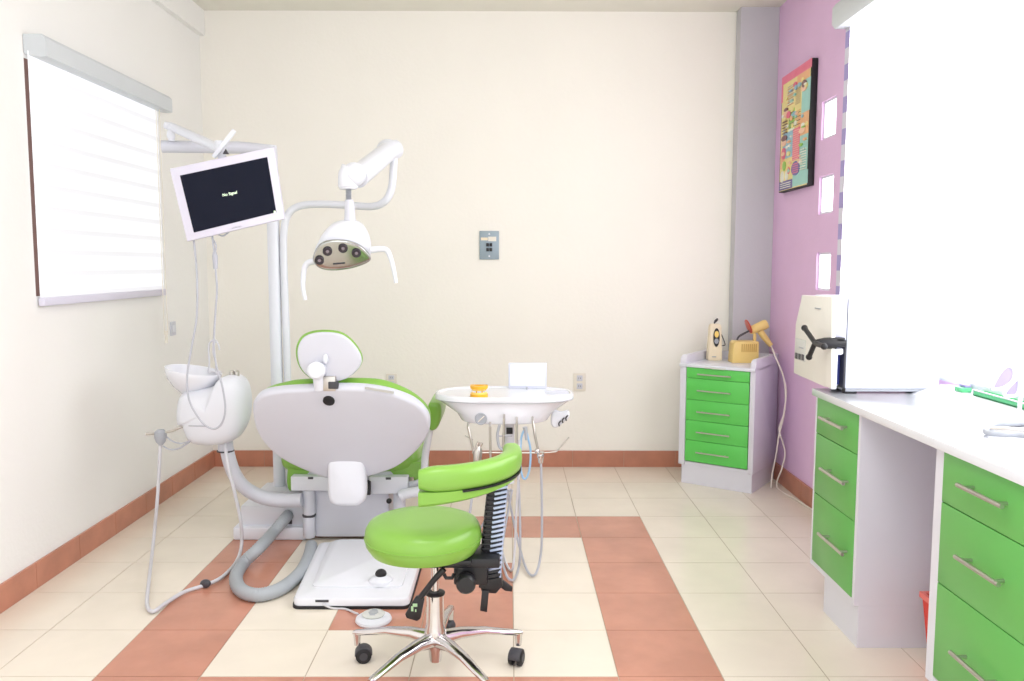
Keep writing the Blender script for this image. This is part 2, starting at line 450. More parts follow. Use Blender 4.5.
def breaker():
    a = at(479.5, 231, Y=YW); b = at(499, 259.5, Y=YW); cx = (a.x+b.x)/2; cz = (a.z+b.z)/2; w = b.x-a.x; h = a.z-b.z
    t = thing('breaker_plate', 'small grey metal breaker plate alone in the middle of the cream back wall', 'switch plate', (cx, YW, b.z))
    build('cover_plate', MB().box((a.x, YW-.012, b.z), (b.x, YW, a.z), .002), 'plate', t)
    k = MB()
    for i in (-1, 1):
        for j in (-1, 1):
            k.box((cx+i*w*.085-w*.07, YW-.022, cz-h*.07+j*h*.085-h*.06), (cx+i*w*.085+w*.07, YW-.012, cz-h*.07+j*h*.085+h*.06), .002)
    build('breaker_toggle', k, 'black', t)
    build('label_strip', MB().box((cx-w*.05, YW-.014, cz+h*.14), (cx+w*.36, YW-.011, cz+h*.3)), 'ivory', t)
    build('marking', MB().box((cx-w*.42, YW-.0135, cz+h*.17), (cx-w*.07, YW-.011, cz+h*.27)), 'cream', t)
    for s in (-.38, .39): build('screw', MB().ball((cx, YW-.012, cz+h*s), .006, 10, (1, .4, 1)), 'white', t)
breaker()

a = at(169.5, 322, X=XL); b = at(175, 335, X=XL)
sw = thing('light_switch', 'white light switch plate low beside the left window', 'switch', (XL, (a.y+b.y)/2, b.z))
build('cover_plate', MB().box((XL, a.y, b.z), (XL+.008, b.y, a.z), .003), 'white2', sw)
build('rocker', MB().box((XL+.008, a.y+.05, b.z+.02), (XL+.013, b.y-.05, a.z-.02), .002), 'white', sw)

# ------------------------------------------------------------------ poster
def poster():
    xf = XR-.035
    y0, y1 = at(809.5, 130, X=xf).y, at(780.5, 130, X=xf).y      # near, far
    zt = (at(810, 62, X=xf).z+at(784, 74, X=xf).z)/2; zb = (at(779, 190, X=xf).z+at(806, 189, X=xf).z)/2
    t = thing('framed_poster', 'tall colourful poster with pink yellow and teal print and dark edges on lavender wall', 'poster', (XR, (y0+y1)/2, zb))
    build('frame', MB().box((xf+.001, y0, zb), (XR, y1, zt), .003), 'rubber', t)
    W, Hh = y1-y0, zt-zb
    cols = {'pink': (238, 120, 150), 'yel': (240, 224, 150), 'teal': (160, 214, 204), 'or': (242, 184, 130), 'blu': (150, 196, 214),
            'purp': (110, 100, 160), 'skin': (244, 200, 170), 'dk': (130, 90, 90), 'grn': (150, 200, 90), 'wht': (240, 240, 225), 'rose': (234, 110, 138)}
    names = list(cols)
    for n_ in names: M['p_'+n_] = mat('print_'+n_, cols[n_], .35, var=.04, scale=20)
    P = MB(); lay = [0]
    def R(n_, x0, x1, z0, z1):    # x from the far (left) edge, z from the bottom, both 0..1
        P.mi = names.index(n_); d = .0004*(1+lay[0]*.12); lay[0] += 1
        P.box((xf-d, y1-x1*W, zb+z0*Hh), (xf+.001, y1-x0*W, zb+z1*Hh))
    def E(n_, cx, cz, rx, rz):
        P.mi = names.index(n_); d = .0004*(1+lay[0]*.12); lay[0] += 1
        P.prism([(xf-d, y1-(cx+rx*math.cos(k*PI/8))*W, zb+(cz+rz*math.sin(k*PI/8))*Hh) for k in range(16)], (d+.001, 0, 0))
    R('yel', .03, .97, .01, .99); R('pink', 0.0, 1, .93, 1); R('pink', 0, .06, .78, .93)
    R('rose', .45, .95, .94, .985); R('or', .55, .95, .86, .93); R('teal', .72, .98, .60, .86)
    R('or', .62, .97, .42, .60); R('teal', .1, .3, .30, .42); R('blu', .12, .52, .28, .5); R('wht', .3, .5, .50, .60)
    R('grn', .3, .5, .52, .68); R('teal', .68, .97, .1, .42); R('or', .04, .2, .2, .35); R('yel', .1, .5, .1, .26)
    R('teal', .5, .99, .02, .13); R('purp', .02, .5, .015, .09)
    for q in range(12): R('wht' if q % 2 else 'or', .22, .46, .72+q*.014, .727+q*.014)
    for q in range(10): R('dk', .24, .44, .725+q*.017, .7285+q*.017)
    for q in range(11): R('dk', .52, .68, .70+q*.015, .703+q*.015)
    for q in range(9): R('grn' if q % 2 else 'dk', .32, .48, .53+q*.015, .534+q*.015)
    for q in range(12): R('or' if q % 2 else 'dk', .52, .7, .46+q*.016, .464+q*.016)
    R('rose', .48, .7, .24, .50)
    for q in range(14): R('skin', .49, .69, .245+q*.018, .25+q*.018)
    E('purp', .6, .17, .14, .06)
    for q in range(5): R('rose', .5, .7, .13+q*.018, .137+q*.018)
    E('skin', .22, .66, .1, .03); E('dk', .2, .70, .07, .015); E('rose', .3, .645, .07, .03)
    E('skin', .8, .8, .09, .03); E('dk', .8, .83, .07, .03); E('skin', .16, .42, .08, .03); E('dk', .17, .46, .1, .025)
    E('rose', .5, .87, .06, .02); E('rose', .16, .33, .07, .05); E('blu', .5, .63, .07, .018); E('skin', .78, .46, .1, .025)
    E('wht', .14, .13, .06, .05); E('grn', .2, .22, .05, .04); E('wht', .3, .13, .05, .04); E('rose', .36, .17, .04, .03)
    for q in range(3): R('wht', .08, .44, .03+q*.018, .036+q*.018)
    rnd = random.Random(3)
    for _ in range(46):
        x, z = rnd.uniform(.05, .92), rnd.uniform(.14, .9)
        if .45 < x < .72 and z < .52: continue
        E(rnd.choice(['skin', 'yel', 'or', 'grn', 'blu', 'wht', 'wht', 'teal', 'yel']), x, z, rnd.uniform(.025, .06), rnd.uniform(.008, .02))
    for q in range(10):
        R('yel' if q % 2 else 'dk', .1, .26, .50+q*.012, .505+q*.012)
    for q in range(9): R('wht', .76, .93, .14+q*.02, .146+q*.02)
    build('print', P, ['p_'+n_ for n_ in names], t, smooth=False)
poster()

# ------------------------------------------------------------------ handles
def bar_handle(parent, c, axis, out, L, mname='steel', st=.028, hh=.006):
    """bar handle: centre c on the drawer face, axis along the bar, out = outward normal"""
    c = Vector(c); a = Vector(axis).normalized(); n = Vector(out).normalized(); mb = MB()
    mb.tube([c-a*L/2+n*st, c+a*L/2+n*st], hh, 10)
    for s in (-.36, .36): mb.tube([c+a*L*s, c+a*L*s+n*st], hh*.8, 8)
    return build('handle', mb, mname, parent)

# ------------------------------------------------------------------ right hand counter and its cabinets
XC = 1.168
ZT = at(812, 388, X=1.15).z
far_y = at(813, 480, X=XC).y; near_y = at(861, 648, Z=0).y
zbod = (at(812.5, 563, X=XC).z+at(858, 613, X=XC).z)/2
def cabinet(name, label, y0, y1, splits, handles, plinth_in, group=None, w=.018):
    t = thing(name, label, 'cabinet', ((XC+XR)/2, (y0+y1)/2, 0), group)
    z1 = ZT-.026
    x1 = XR-.014
    c = MB()
    c.box((XC, y0, zbod), (x1, y0+w, z1), .001); c.box((XC, y1-w, zbod), (x1, y1, z1), .001)
    c.box((XC+.002, y0+w, zbod), (x1, y1-w, zbod+.022)); c.box((XC+.02, y0+w, z1-.02), (x1, y1-w, z1)); c.box((x1-.01, y0+w, zbod), (x1, y1-w, z1))
    build('carcass', c, 'lam', t, smooth=False)
    build('plinth', MB().box((XC+.017, y0, 0), (x1, y1-plinth_in, zbod), .001), 'lam', t, smooth=False)
    for k in range(len(splits)-1):
        zt, zb = splits[k], splits[k+1]
        d = build('drawer', MB().box((XC-.002, y0+w+.002, zb+.0015), (XC+.03, y1-w-.002, zt-.0015), .0015), 'dgreen', t)
        ya, yb, hz = handles[k]
        bar_handle(d, (XC-.002, (ya+yb)/2, hz), (0, 1, 0), (-1, 0, 0), abs(yb-ya))
    return t
z_ = lambda u, v: at(u, v, X=XC).z
sp = [ZT-.028, (z_(816, 434)+z_(862, 455))/2, (z_(817, 495.6)+z_(856, 520.6))/2, (z_(815, 563)+z_(853, 600))/2+.002]
def hh(u0, v0, u1, v1):
    p, q = at(u0, v0, X=XC-.03), at(u1, v1, X=XC-.03); return (p.y, q.y, (p.z+q.z)/2)
cabinet('drawer_cabinet', 'white base cabinet with three green drawers under the far end of counter below the autoclave', near_y, far_y, sp,
        [hh(819, 418, 842, 428), hh(820, 469, 843.5, 483.5), hh(818, 536, 842.5, 552)], .105, 'drawer cabinets under the counter')
ny1 = at(935.5, 470, X=XC).y
sp2 = [ZT-.028, (z_(946, 504)+z_(1023, 545))/2, (z_(944, 586)+z_(1022, 644))/2, zbod+.022+.003]
h2 = [hh(957, 485, 1002, 506.5), hh(955, 557, 998.5, 584.5), hh(950, 654, 990, 685)]
cabinet('drawer_cabinet', 'white base cabinet with large green drawers nearest the viewer at the right edge', ny1-.62, ny1, sp2, h2, .0, 'drawer cabinets under the counter', .040)
ct = MB().box((1.148, ny1-.64, ZT-.026), (XR-.001, at(812, 388, X=1.148).y, ZT), .002)
tag(build('countertop', ct, 'enamel'), 'long white laminate counter top running along the right window wall', 'countertop')

UPZ = at(975, 396, X=1.55).z
_ct = bpy.data.objects['countertop']
build('upstand', MB().prism([(x, ny1-.64, z) for x, z in ((1.46, ZT-.001), (1.545, UPZ), (XR-.001, UPZ), (XR-.001, ZT-.001))], (0, 2.94-ny1+.64, 0)), 'enamel', _ct, smooth=False)  # ledge added under the tray, front sloped to catch the window light

# red bin in the knee space
def bin_():
    c = at(919.5, 593, Y=2.585); x0 = c.x; y0 = 2.36
    t = thing('waste_bin', 'small red plastic waste bin standing on the floor between the two counter cabinets', 'bin', (x0+.1, 2.5, 0))
    zt = c.z
    def sq(x0, x1, y0, y1, z): return [(x0, y0, z), (x1, y0, z), (x1, y1, z), (x0, y1, z)]
    b = MB().rings([sq(x0+.028, x0+.2, y0+.02, y0+.2, 0), sq(x0+.006, x0+.225, y0, y0+.22, zt), sq(x0+.012, x0+.219, y0+.006, y0+.214, zt), sq(x0+.034, x0+.194, y0+.026, y0+.194, .006)])
    build('bucket', b, 'redbin', t, smooth=False)
    r = MB().rings([sq(x0, x0+.231, y0-.006, y0+.226, zt-.012), sq(x0, x0+.231, y0-.006, y0+.226, zt+.006), sq(x0+.012, x0+.219, y0+.006, y0+.214, zt+.006), sq(x0+.012, x0+.219, y0+.006, y0+.214, zt-.012)], False, False)
    build('rim', r, 'redrim', t, smooth=False)
bin_()

# ------------------------------------------------------------------ autoclave
def autoclave():
    ya = at(846, 394, Z=ZT).y
    yb = ya+.33
    x0 = at(847, 340, Y=ya).x; x1 = at(954.5, 340, Y=ya).x
    x1 = min(x1, XR-.066)
    zt = at(850, 298, Y=ya).z; zb = ZT+.018
    t = thing('autoclave', 'boxy white tabletop autoclave with black three-armed door knob on the counter', 'autoclave', ((x0+x1)/2, ya+.12, ZT))
    build('housing', MB().box((x0, ya, zb), (x1, yb, zt), .006), 'autobody', t)
    build('base_skirt', MB().box((x0+.004, ya+.004, ZT+.008), (x1-.004, yb-.02, zb), .002), 'grey', t)
    for (fx, fy) in ((x0+.025, ya+.008), (x1-.03, ya+.008), (x0+.025, ya+.12), (x1-.03, ya+.12)):
        build('foot', MB().box((fx-.022, fy, ZT), (fx+.022, fy+.03, ZT+.02), .002), 'black', t)
    xp = at(832, 340, Y=ya).x
    # door block between housing and front panel, with the dark blue recess
    zr1 = at(840, 341, Y=ya).z; zr0 = at(840, 386, Y=ya).z
    d = MB()
    d.box((xp, ya-.004, zr1), (x0-.004, yb, zt-.003), .003)
    d.box((xp, ya+.05, zb+.004), (x0-.004, yb, zr1), .002)
    dd = build('door_block', d, 'lilacstrip', t)
    build('recess_panel', MB().box((xp+.004, ya+.04, zr0), (x0-.006, ya+.052, zr1-.002)), 'blue', dd)
    build('door_seam', MB().box((x0-.005, ya+.004, zb+.002), (x0+.001, yb-.004, zt-.006)), 'dgrey', dd)
    br = MB().box((xp-.001, ya-.008, zr0-.012), (xp+.022, ya+.02, zr1-.025), .006).box((xp-.001, ya-.012, zr1-.05), (xp+.040, ya+.02, zr1-.025), .008)
    build('latch_bracket', br, 'white', dd)
    # front panel, corner cut at the far top
    pts = [(832, 297), (802, 295), (795.5, 324), (793.5, 373), (823.5, 386.5), (831, 388)]
    poly = [at(u, v, X=xp-.012) for u, v in pts]
    fp = build('door_panel', MB().prism(poly, (.014, 0, 0), .003), 'autopanel', t)
    q = lambda u, v, dx=0: at(u, v, X=xp-.013-dx)
    def patch(u0, v0, u1, v1, nm, mt, dx=.002):
        a = q(u0, v0); b = q(u1, v1)
        return build(nm, MB().box((xp-.013-dx, min(a.y, b.y), min(a.z, b.z)), (xp-.011, max(a.y, b.y), max(a.z, b.z)), .0005), mt, fp)
    patch(796, 338, 805, 362, 'control_panel', 'panelgrey')
    patch(799.5, 346.5, 804, 349, 'display', 'grey', .003)
    for k in range(3): patch(795.8+k*3.2, 352.5+k*.8, 798+k*3.2, 359+k*.8, 'button', 'dgrey', .004)
    patch(815.5, 307.5, 820.5, 309.5, 'badge', 'grey', .003)
    # knob : shaft along -x with a three armed star
    p1 = at(845, 343.5, Y=ya-.018); p0 = Vector((at(815, 342.5, Y=ya-.018).x, ya-.018, p1.z+.002))
    kb = MB(); kb.tube([p1, p1+(p0-p1)*.3, p1+(p0-p1)*.32, p1+(p0-p1)*.7, p0], [.014, .014, .022, .020, .012], 16)
    kb.box((p1.x-.05, ya-.03, p1.z+.014), (p1.x-.004, ya+.01, p1.z+.022), .003)
    k = build('knob_shaft', kb, 'black', t)
    for (u, v) in ((804.5, 328), (809, 357)):
        e = at(u, v, X=p0.x)
        build('knob_arm', MB().tube([p0, p0+(e-p0)*.85, e], [.009, .009, .011], 10).ball(e, .012, 12), 'black', k)
    e = p0+Vector((0, -.085, -.004))
    build('knob_arm', MB().tube([p0, e], [.009, .009], 10).ball(e, .012, 12), 'black', k)
autoclave()

# ------------------------------------------------------------------ things on the counter
def counter_items():
        # green organiser tray lying along the wall side of the counter
    f0 = Vector((1.55, at(973, 395, X=1.55).y, UPZ)); f1 = Vector((1.55, 2.2, UPZ)); zr = at(975, 391, X=1.55).z-UPZ
    d = (f1-f0).normalized(); n = Vector((1, 0, 0))
    L = (f1-f0).length; Wd = .038
    t = thing('organiser_tray', 'shallow green plastic tray lying on the counter along the bright window', 'tray', f0)
    Mx = Matrix.Translation(f0) @ Matrix((d, n, Vector((0, 0, 1)))).transposed().to_4x4()
    k = Wd
    s = MB(); s.box((0, 0, 0), (L, k, .004), 0, Mx)
    s.box((0, 0, 0), (L, .004, zr), .001, Mx); s.box((0, k-.004, 0), (L, k, zr), .001, Mx)
    s.box((0, 0, 0), (.004, k, zr), .001, Mx); s.box((L-.004, 0, 0), (L, k, zr), .001, Mx)
    build('shell', s, 'traygreen', t, smooth=False)
    rm = MB(); rm.box((-.003, -.002, zr), (L, .006, zr+.004), .001, Mx)
    build('rim', rm, 'tube', t, smooth=False)
    # small green box with lilac lid beside the autoclave
    yy = f0.y+.06; c0 = at(955.5, 391, Y=yy); c1 = at(971, 391, Y=yy)
    t2 = thing('small_box', 'little green box with a lilac lid beside the autoclave on the counter', 'box', ((c0.x+c1.x)/2, yy+.02, UPZ))
    x1 = min(c1.x, XR-.045)
    h = UPZ+.016
    build('body', MB().box((c0.x+.02, yy, UPZ), (x1+.004, yy+.045, h), .003), 'traygreen', t2)
    build('lid', MB().box((c0.x+.034, yy+.004, h), (x1+.002, yy+.041, h+.010), .003), 'lilac', t2)
    # lilac looped ring tool standing on the tray
    ctr = at(1006, 384, Y=2.34)
    t3 = thing('loop_holder', 'white framed lilac loop shaped holder standing behind the green tray at right edge', 'holder', (ctr.x, ctr.y, ZT+.03))
    for (pp, nm) in (([(992, 388), (1000, 372), (1008, 366), (1014, 370), (1012, 381), (1002, 388)], 'loop_panel'),
                     ([(1004, 394), (1013, 382), (1019, 379), (1018, 392), (1013, 396)], 'loop_panel')):
        ring = smooth_path([at(u, v, Y=ctr.y) for u, v in pp], 6, True)
        pn = build(nm, MB().pillow(ring, (0, 1, 0), .006, .002), 'lilac', t3)
        build('loop_rim', MB().tube(ring, .005, 8, True), 'white', pn)
    bz_ = at(1016, 400, Y=ctr.y)
    build('stem', MB().tube([at(1019, 370, Y=ctr.y), at(1021, 385, Y=ctr.y), Vector((at(1020, 400, Y=ctr.y).x, ctr.y, ZT+.006))], .006, 8), 'white', t3)
    build('stand_foot', MB().lathe([(.03, 0), (.03, .004), (.008, .008)], (at(1018, 400, Y=ctr.y).x, ctr.y, ZT+.004)), 'white', t3)
    # metal impression tray / instrument handle
    p = at(986, 433, Z=ZT); q = at(1034, 442, Z=ZT)
    t4 = thing('metal_handle', 'curved silver metal instrument lying on the counter at the right edge', 'instrument', p)
    r = smooth_path([at(986, 432, Z=ZT+.012), at(992, 425, Z=ZT+.014), at(1008, 423.5, Z=ZT+.016), at(1030, 424, Z=ZT+.014), at(1045, 430, Z=ZT+.012), at(1036, 436, Z=ZT+.012), at(1016, 434.5, Z=ZT+.012), at(1000, 434, Z=ZT+.012)], 6, True)
    build('loop', MB().tube(r, .008, 10, True), 'grey', t4)
    build('spine', MB().tube([at(990, 428.5, Z=ZT+.013), at(1010, 429, Z=ZT+.016), at(1038, 430.5, Z=ZT+.013)], .006, 8), 'steel', t4)
    for u in (992, 1040): build('foot', MB().cyl(at(u, 434, Z=ZT), at(u, 434, Z=ZT)+Vector((0, 0, .012)), .006), 'grey', t4)
counter_items()

# ------------------------------------------------------------------ small drawer cabinet in the corner
SC = {}
def small_cabinet():
    P1, P2, P3 = at(680.5, 482, Z=0), at(752, 494, Z=0), at(777.5, 481, Z=0)
    ex = (P2-P1); W = ex.length; ex.normalize(); ey = Vector((-ex.y, ex.x, 0)); D = (P3-P2).dot(ey)+.02
    pass
    Mx = Matrix.Translation(P1) @ Matrix((ex, ey, Vector((0, 0, 1)))).transposed().to_4x4()
    corner = P1+ex*W+ey*D
    SC.update(Mx=Mx, W=W, D=D, ex=ex, ey=ey)
    pln = (P1-ey*.012, ey)
    z = lambda u, v: at(u, v, pl=pln).z
    zt = (z(678, 363)+z(750, 368.5))/2; zb = (z(679, 463.8)+z(749, 474))/2
    SC['zt'] = zt
    t = thing('drawer_cabinet', 'small white cabinet with five green drawers in the corner by the lavender wall', 'cabinet', P1+ex*W/2+ey*D/2)
    build('plinth', MB().box((.004, 0, 0), (W-.004, D, zb), .001, Mx), 'lam', t, smooth=False)
    w = .030
    g = .048
    def side(x0, x1):
        prof = [(-.012, zb), (-.012, zt+g*.3), (-.004, zt+g*.75), (.02, zt+g), (D, zt+g+.004), (D, zb)]
        return MB().prism([Mx @ Vector((x0, y, zz)) for y, zz in prof], ex*(x1-x0), .002)
    build('side_panel', side(-.012, w-.004), 'lam', t); build('side_panel', side(W-w+.004, W+.004), 'lam', t)
    c = MB(); c.box((0, -.004, zb), (W, D, zb+.02), 0, Mx); c.box((0, D-.012, zb), (W, D-.002, zt+g), 0, Mx)
    build('carcass', c, 'lam', t, smooth=False)
    build('top', MB().box((-.014, -.022, zt-.018), (W+.004-.0, D-.01, zt), .002, Mx), 'white', t)
    build('pull_out_shelf', MB().box((W*.33, -.028, zt-.019), (W*.62, -.02, zt-.009), .002, Mx), 'panelgrey', t)
    vs = [366.5, 377.5, 398.8, 419.3, 439.3, 460.5]
    zz = [z(686, v) for v in vs]; zz[0] = zt-.019
    hv = [375, 391.5, 413, 433.5, 454]
    for k in range(5):
        d = build('drawer', MB().box((w, -.014, zz[k+1]+.0012), (W-w, .01, zz[k]-.0012), .0015, Mx), 'bgreen', t)
        hz = z(712, hv[k])
        c0 = Mx @ Vector((W*.47, -.014, hz))
        bar_handle(d, c0, ex, -ey, W*.46, st=.02, hh=.0045)
small_cabinet()

def on_cab(x, y, z=0): return SC['Mx'] @ Vector((x*SC['W'], y*SC['D'], SC['zt']+z))

def timer():
    b = on_cab(.3, .66)
    yy = b.y
    t = thing('pulp_tester', 'upright cream device with black rimmed oval window on the corner drawer cabinet', 'dental device', b)
    x0, x1 = at(708.5, 350, Y=yy).x, at(722.5, 350, Y=yy).x
    zt = at(718, 324, Y=yy).z; z0 = SC['zt']; dx = b.x-(x0+x1)/2
    cx = (x0+x1)/2; w = (x1-x0)/2
    def sq(w_, d0, d1, z): return [(cx-w_, yy+d0, z), (cx+w_, yy+d0, z), (cx+w_, yy+d1, z), (cx-w_, yy+d1, z)]
    bd = MB().rings([sq(w, 0, .07, z0), sq(w*.98, .0, .065, z0+.02), sq(w*.82, .004, .05, zt-.02), sq(w*.66, .008, .045, zt)])
    bmesh.ops.bevel(bd.bm, geom=list(bd.bm.edges), offset=.004, segments=2, affect='EDGES')
    build('body', bd, 'cream', t)
    oc = at(716.5, 337.5, Y=yy)
    ov = lambda rx, rz, y, k=20: [(oc.x+rx*math.cos(2*PI*i/k), yy+y, oc.z+rz*math.sin(2*PI*i/k)) for i in range(k)]
    r = build('window', MB().prism(ov(.019, .057, -.003), (0, .006, 0)), 'black', t)
    o2 = MB(); o2.mi = 0; o2.prism([(p[0], p[1], p[2]+.02) for p in ov(.013, .02, -.005)], (0, .004, 0)); o2.mi = 1; o2.prism([(p[0], p[1], p[2]-.022) for p in ov(.013, .016, -.005)], (0, .004, 0))
    build('dial', o2, ['teeth', 'grey'], r)
    build('bottom_mark', MB().box((cx-.02, yy-.002, z0+.02), (cx+.005, yy+.002, z0+.026)), 'grey', t)
    build('top_loop', MB().tube(smooth_path([(cx-.006, yy+.02, zt-.002), (cx-.004, yy+.02, zt+.016), (cx+.012, yy+.025, zt+.03), (cx+.014, yy+.03, zt+.022), (cx+.0, yy+.03, zt+.006)], 5), .004, 8), 'dgrey', t)
    build('side_lead', MB().tube(smooth_path([(cx+w*.8, yy+.03, zt-.05), (cx+w+.014, yy+.03, zt-.1), (cx+w+.022, yy+.03, zt-.13), (cx+w+.004, yy+.03, zt-.135)], 5), .003, 8), 'dgrey', t)
timer()

def curing_light():
    b = on_cab(.66, .56); yy = b.y
    z0 = SC['zt']
    t = thing('curing_light', 'yellowed curing light base station with vents holding its gun on the corner cabinet', 'dental device', b)
    x0, x1 = at(732.5, 350, Y=yy).x, at(759, 350, Y=yy).x; zt = at(745, 341.5, Y=yy).z
    pr = [(x0, z0), (x0+.008, zt-.01), (x0+.02, zt), (x1-.004, zt), (x1, zt-.01), (x1, z0)]
    bs = build('base_station', MB().prism([(x, yy, z) for x, z in pr], (0, .1, 0), .003), 'yellow', t)
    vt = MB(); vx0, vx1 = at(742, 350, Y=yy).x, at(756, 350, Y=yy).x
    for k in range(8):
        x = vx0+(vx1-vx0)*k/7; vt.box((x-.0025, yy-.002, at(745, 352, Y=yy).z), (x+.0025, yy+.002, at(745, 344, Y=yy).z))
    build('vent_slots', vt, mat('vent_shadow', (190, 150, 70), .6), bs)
    pt = at(754.5, 341, Y=yy+.04)
    build('gun_cradle', MB().box((pt.x-.008, yy+.03, zt-.005), (pt.x+.008, yy+.05, at(754, 334, Y=yy).z), .003), 'yellow', t)
    g = lambda u, v, d=.04: at(u, v, Y=yy+d)
    gun = MB(); gun.tube([g(749.5, 331), g(752, 330), g(764, 325), g(767, 323.8)], [.018, .026, .03, .026], 16)
    gb = build('gun_barrel', gun, 'yellow', t)
    build('gun_grip', MB().tube([g(760, 331), g(765, 338), g(771, 345.5)], [.02, .019, .014], 14), 'yellow', gb)
    dk = g(748.5, 326.5); ax = (g(749.5, 331)-g(764, 325)).normalized()
    rot = ax.to_track_quat('Z', 'Y').to_matrix().to_4x4()
    Mt = rot
    build('light_shield', MB().lathe([(0, .0), (.043, -.004), (.045, .0), (.043, .004), (0, .008)], dk, Mx=Mt), 'red', gb)
    build('light_guide', MB().tube(smooth_path([g(749, 331), g(743, 334), g(739, 336.5), g(737, 340)], 6), .006, 10), 'dgrey', gb)
curing_light()

def gun_cable():
    yy = 4.66
    k = lambda u, v, Y=None: at(u, v, Y=Y or yy)
    st = at(771, 345.5, Y=on_cab(.66, .56).y+.04)
    P = smooth_path([st, k(776, 358, 4.66), k(783, 375), k(785.5, 395), k(784, 415), k(779, 435), k(776, 455), k(772, 475)], 6)
    flo = at(771, 488, Z=.006)
    c = MB().tube(P+[flo], .0045, 8)
    P2 = smooth_path([k(773, 350, 4.68), k(785.5, 385), k(784, 412), k(780, 425), k(779.5, 432), k(785, 452), k(782, 468), at(777, 487, Z=.006), at(796, 499.5, Z=.006), at(812, 509.5, Z=.006), at(823, 516, Z=.006)], 6)
    c.tube(P2, .0045, 8)
    tag(build('power_cord', c, 'ivory'), 'cream cord hanging beside the corner cabinet and running over the floor tiles', 'cord')
gun_cable()

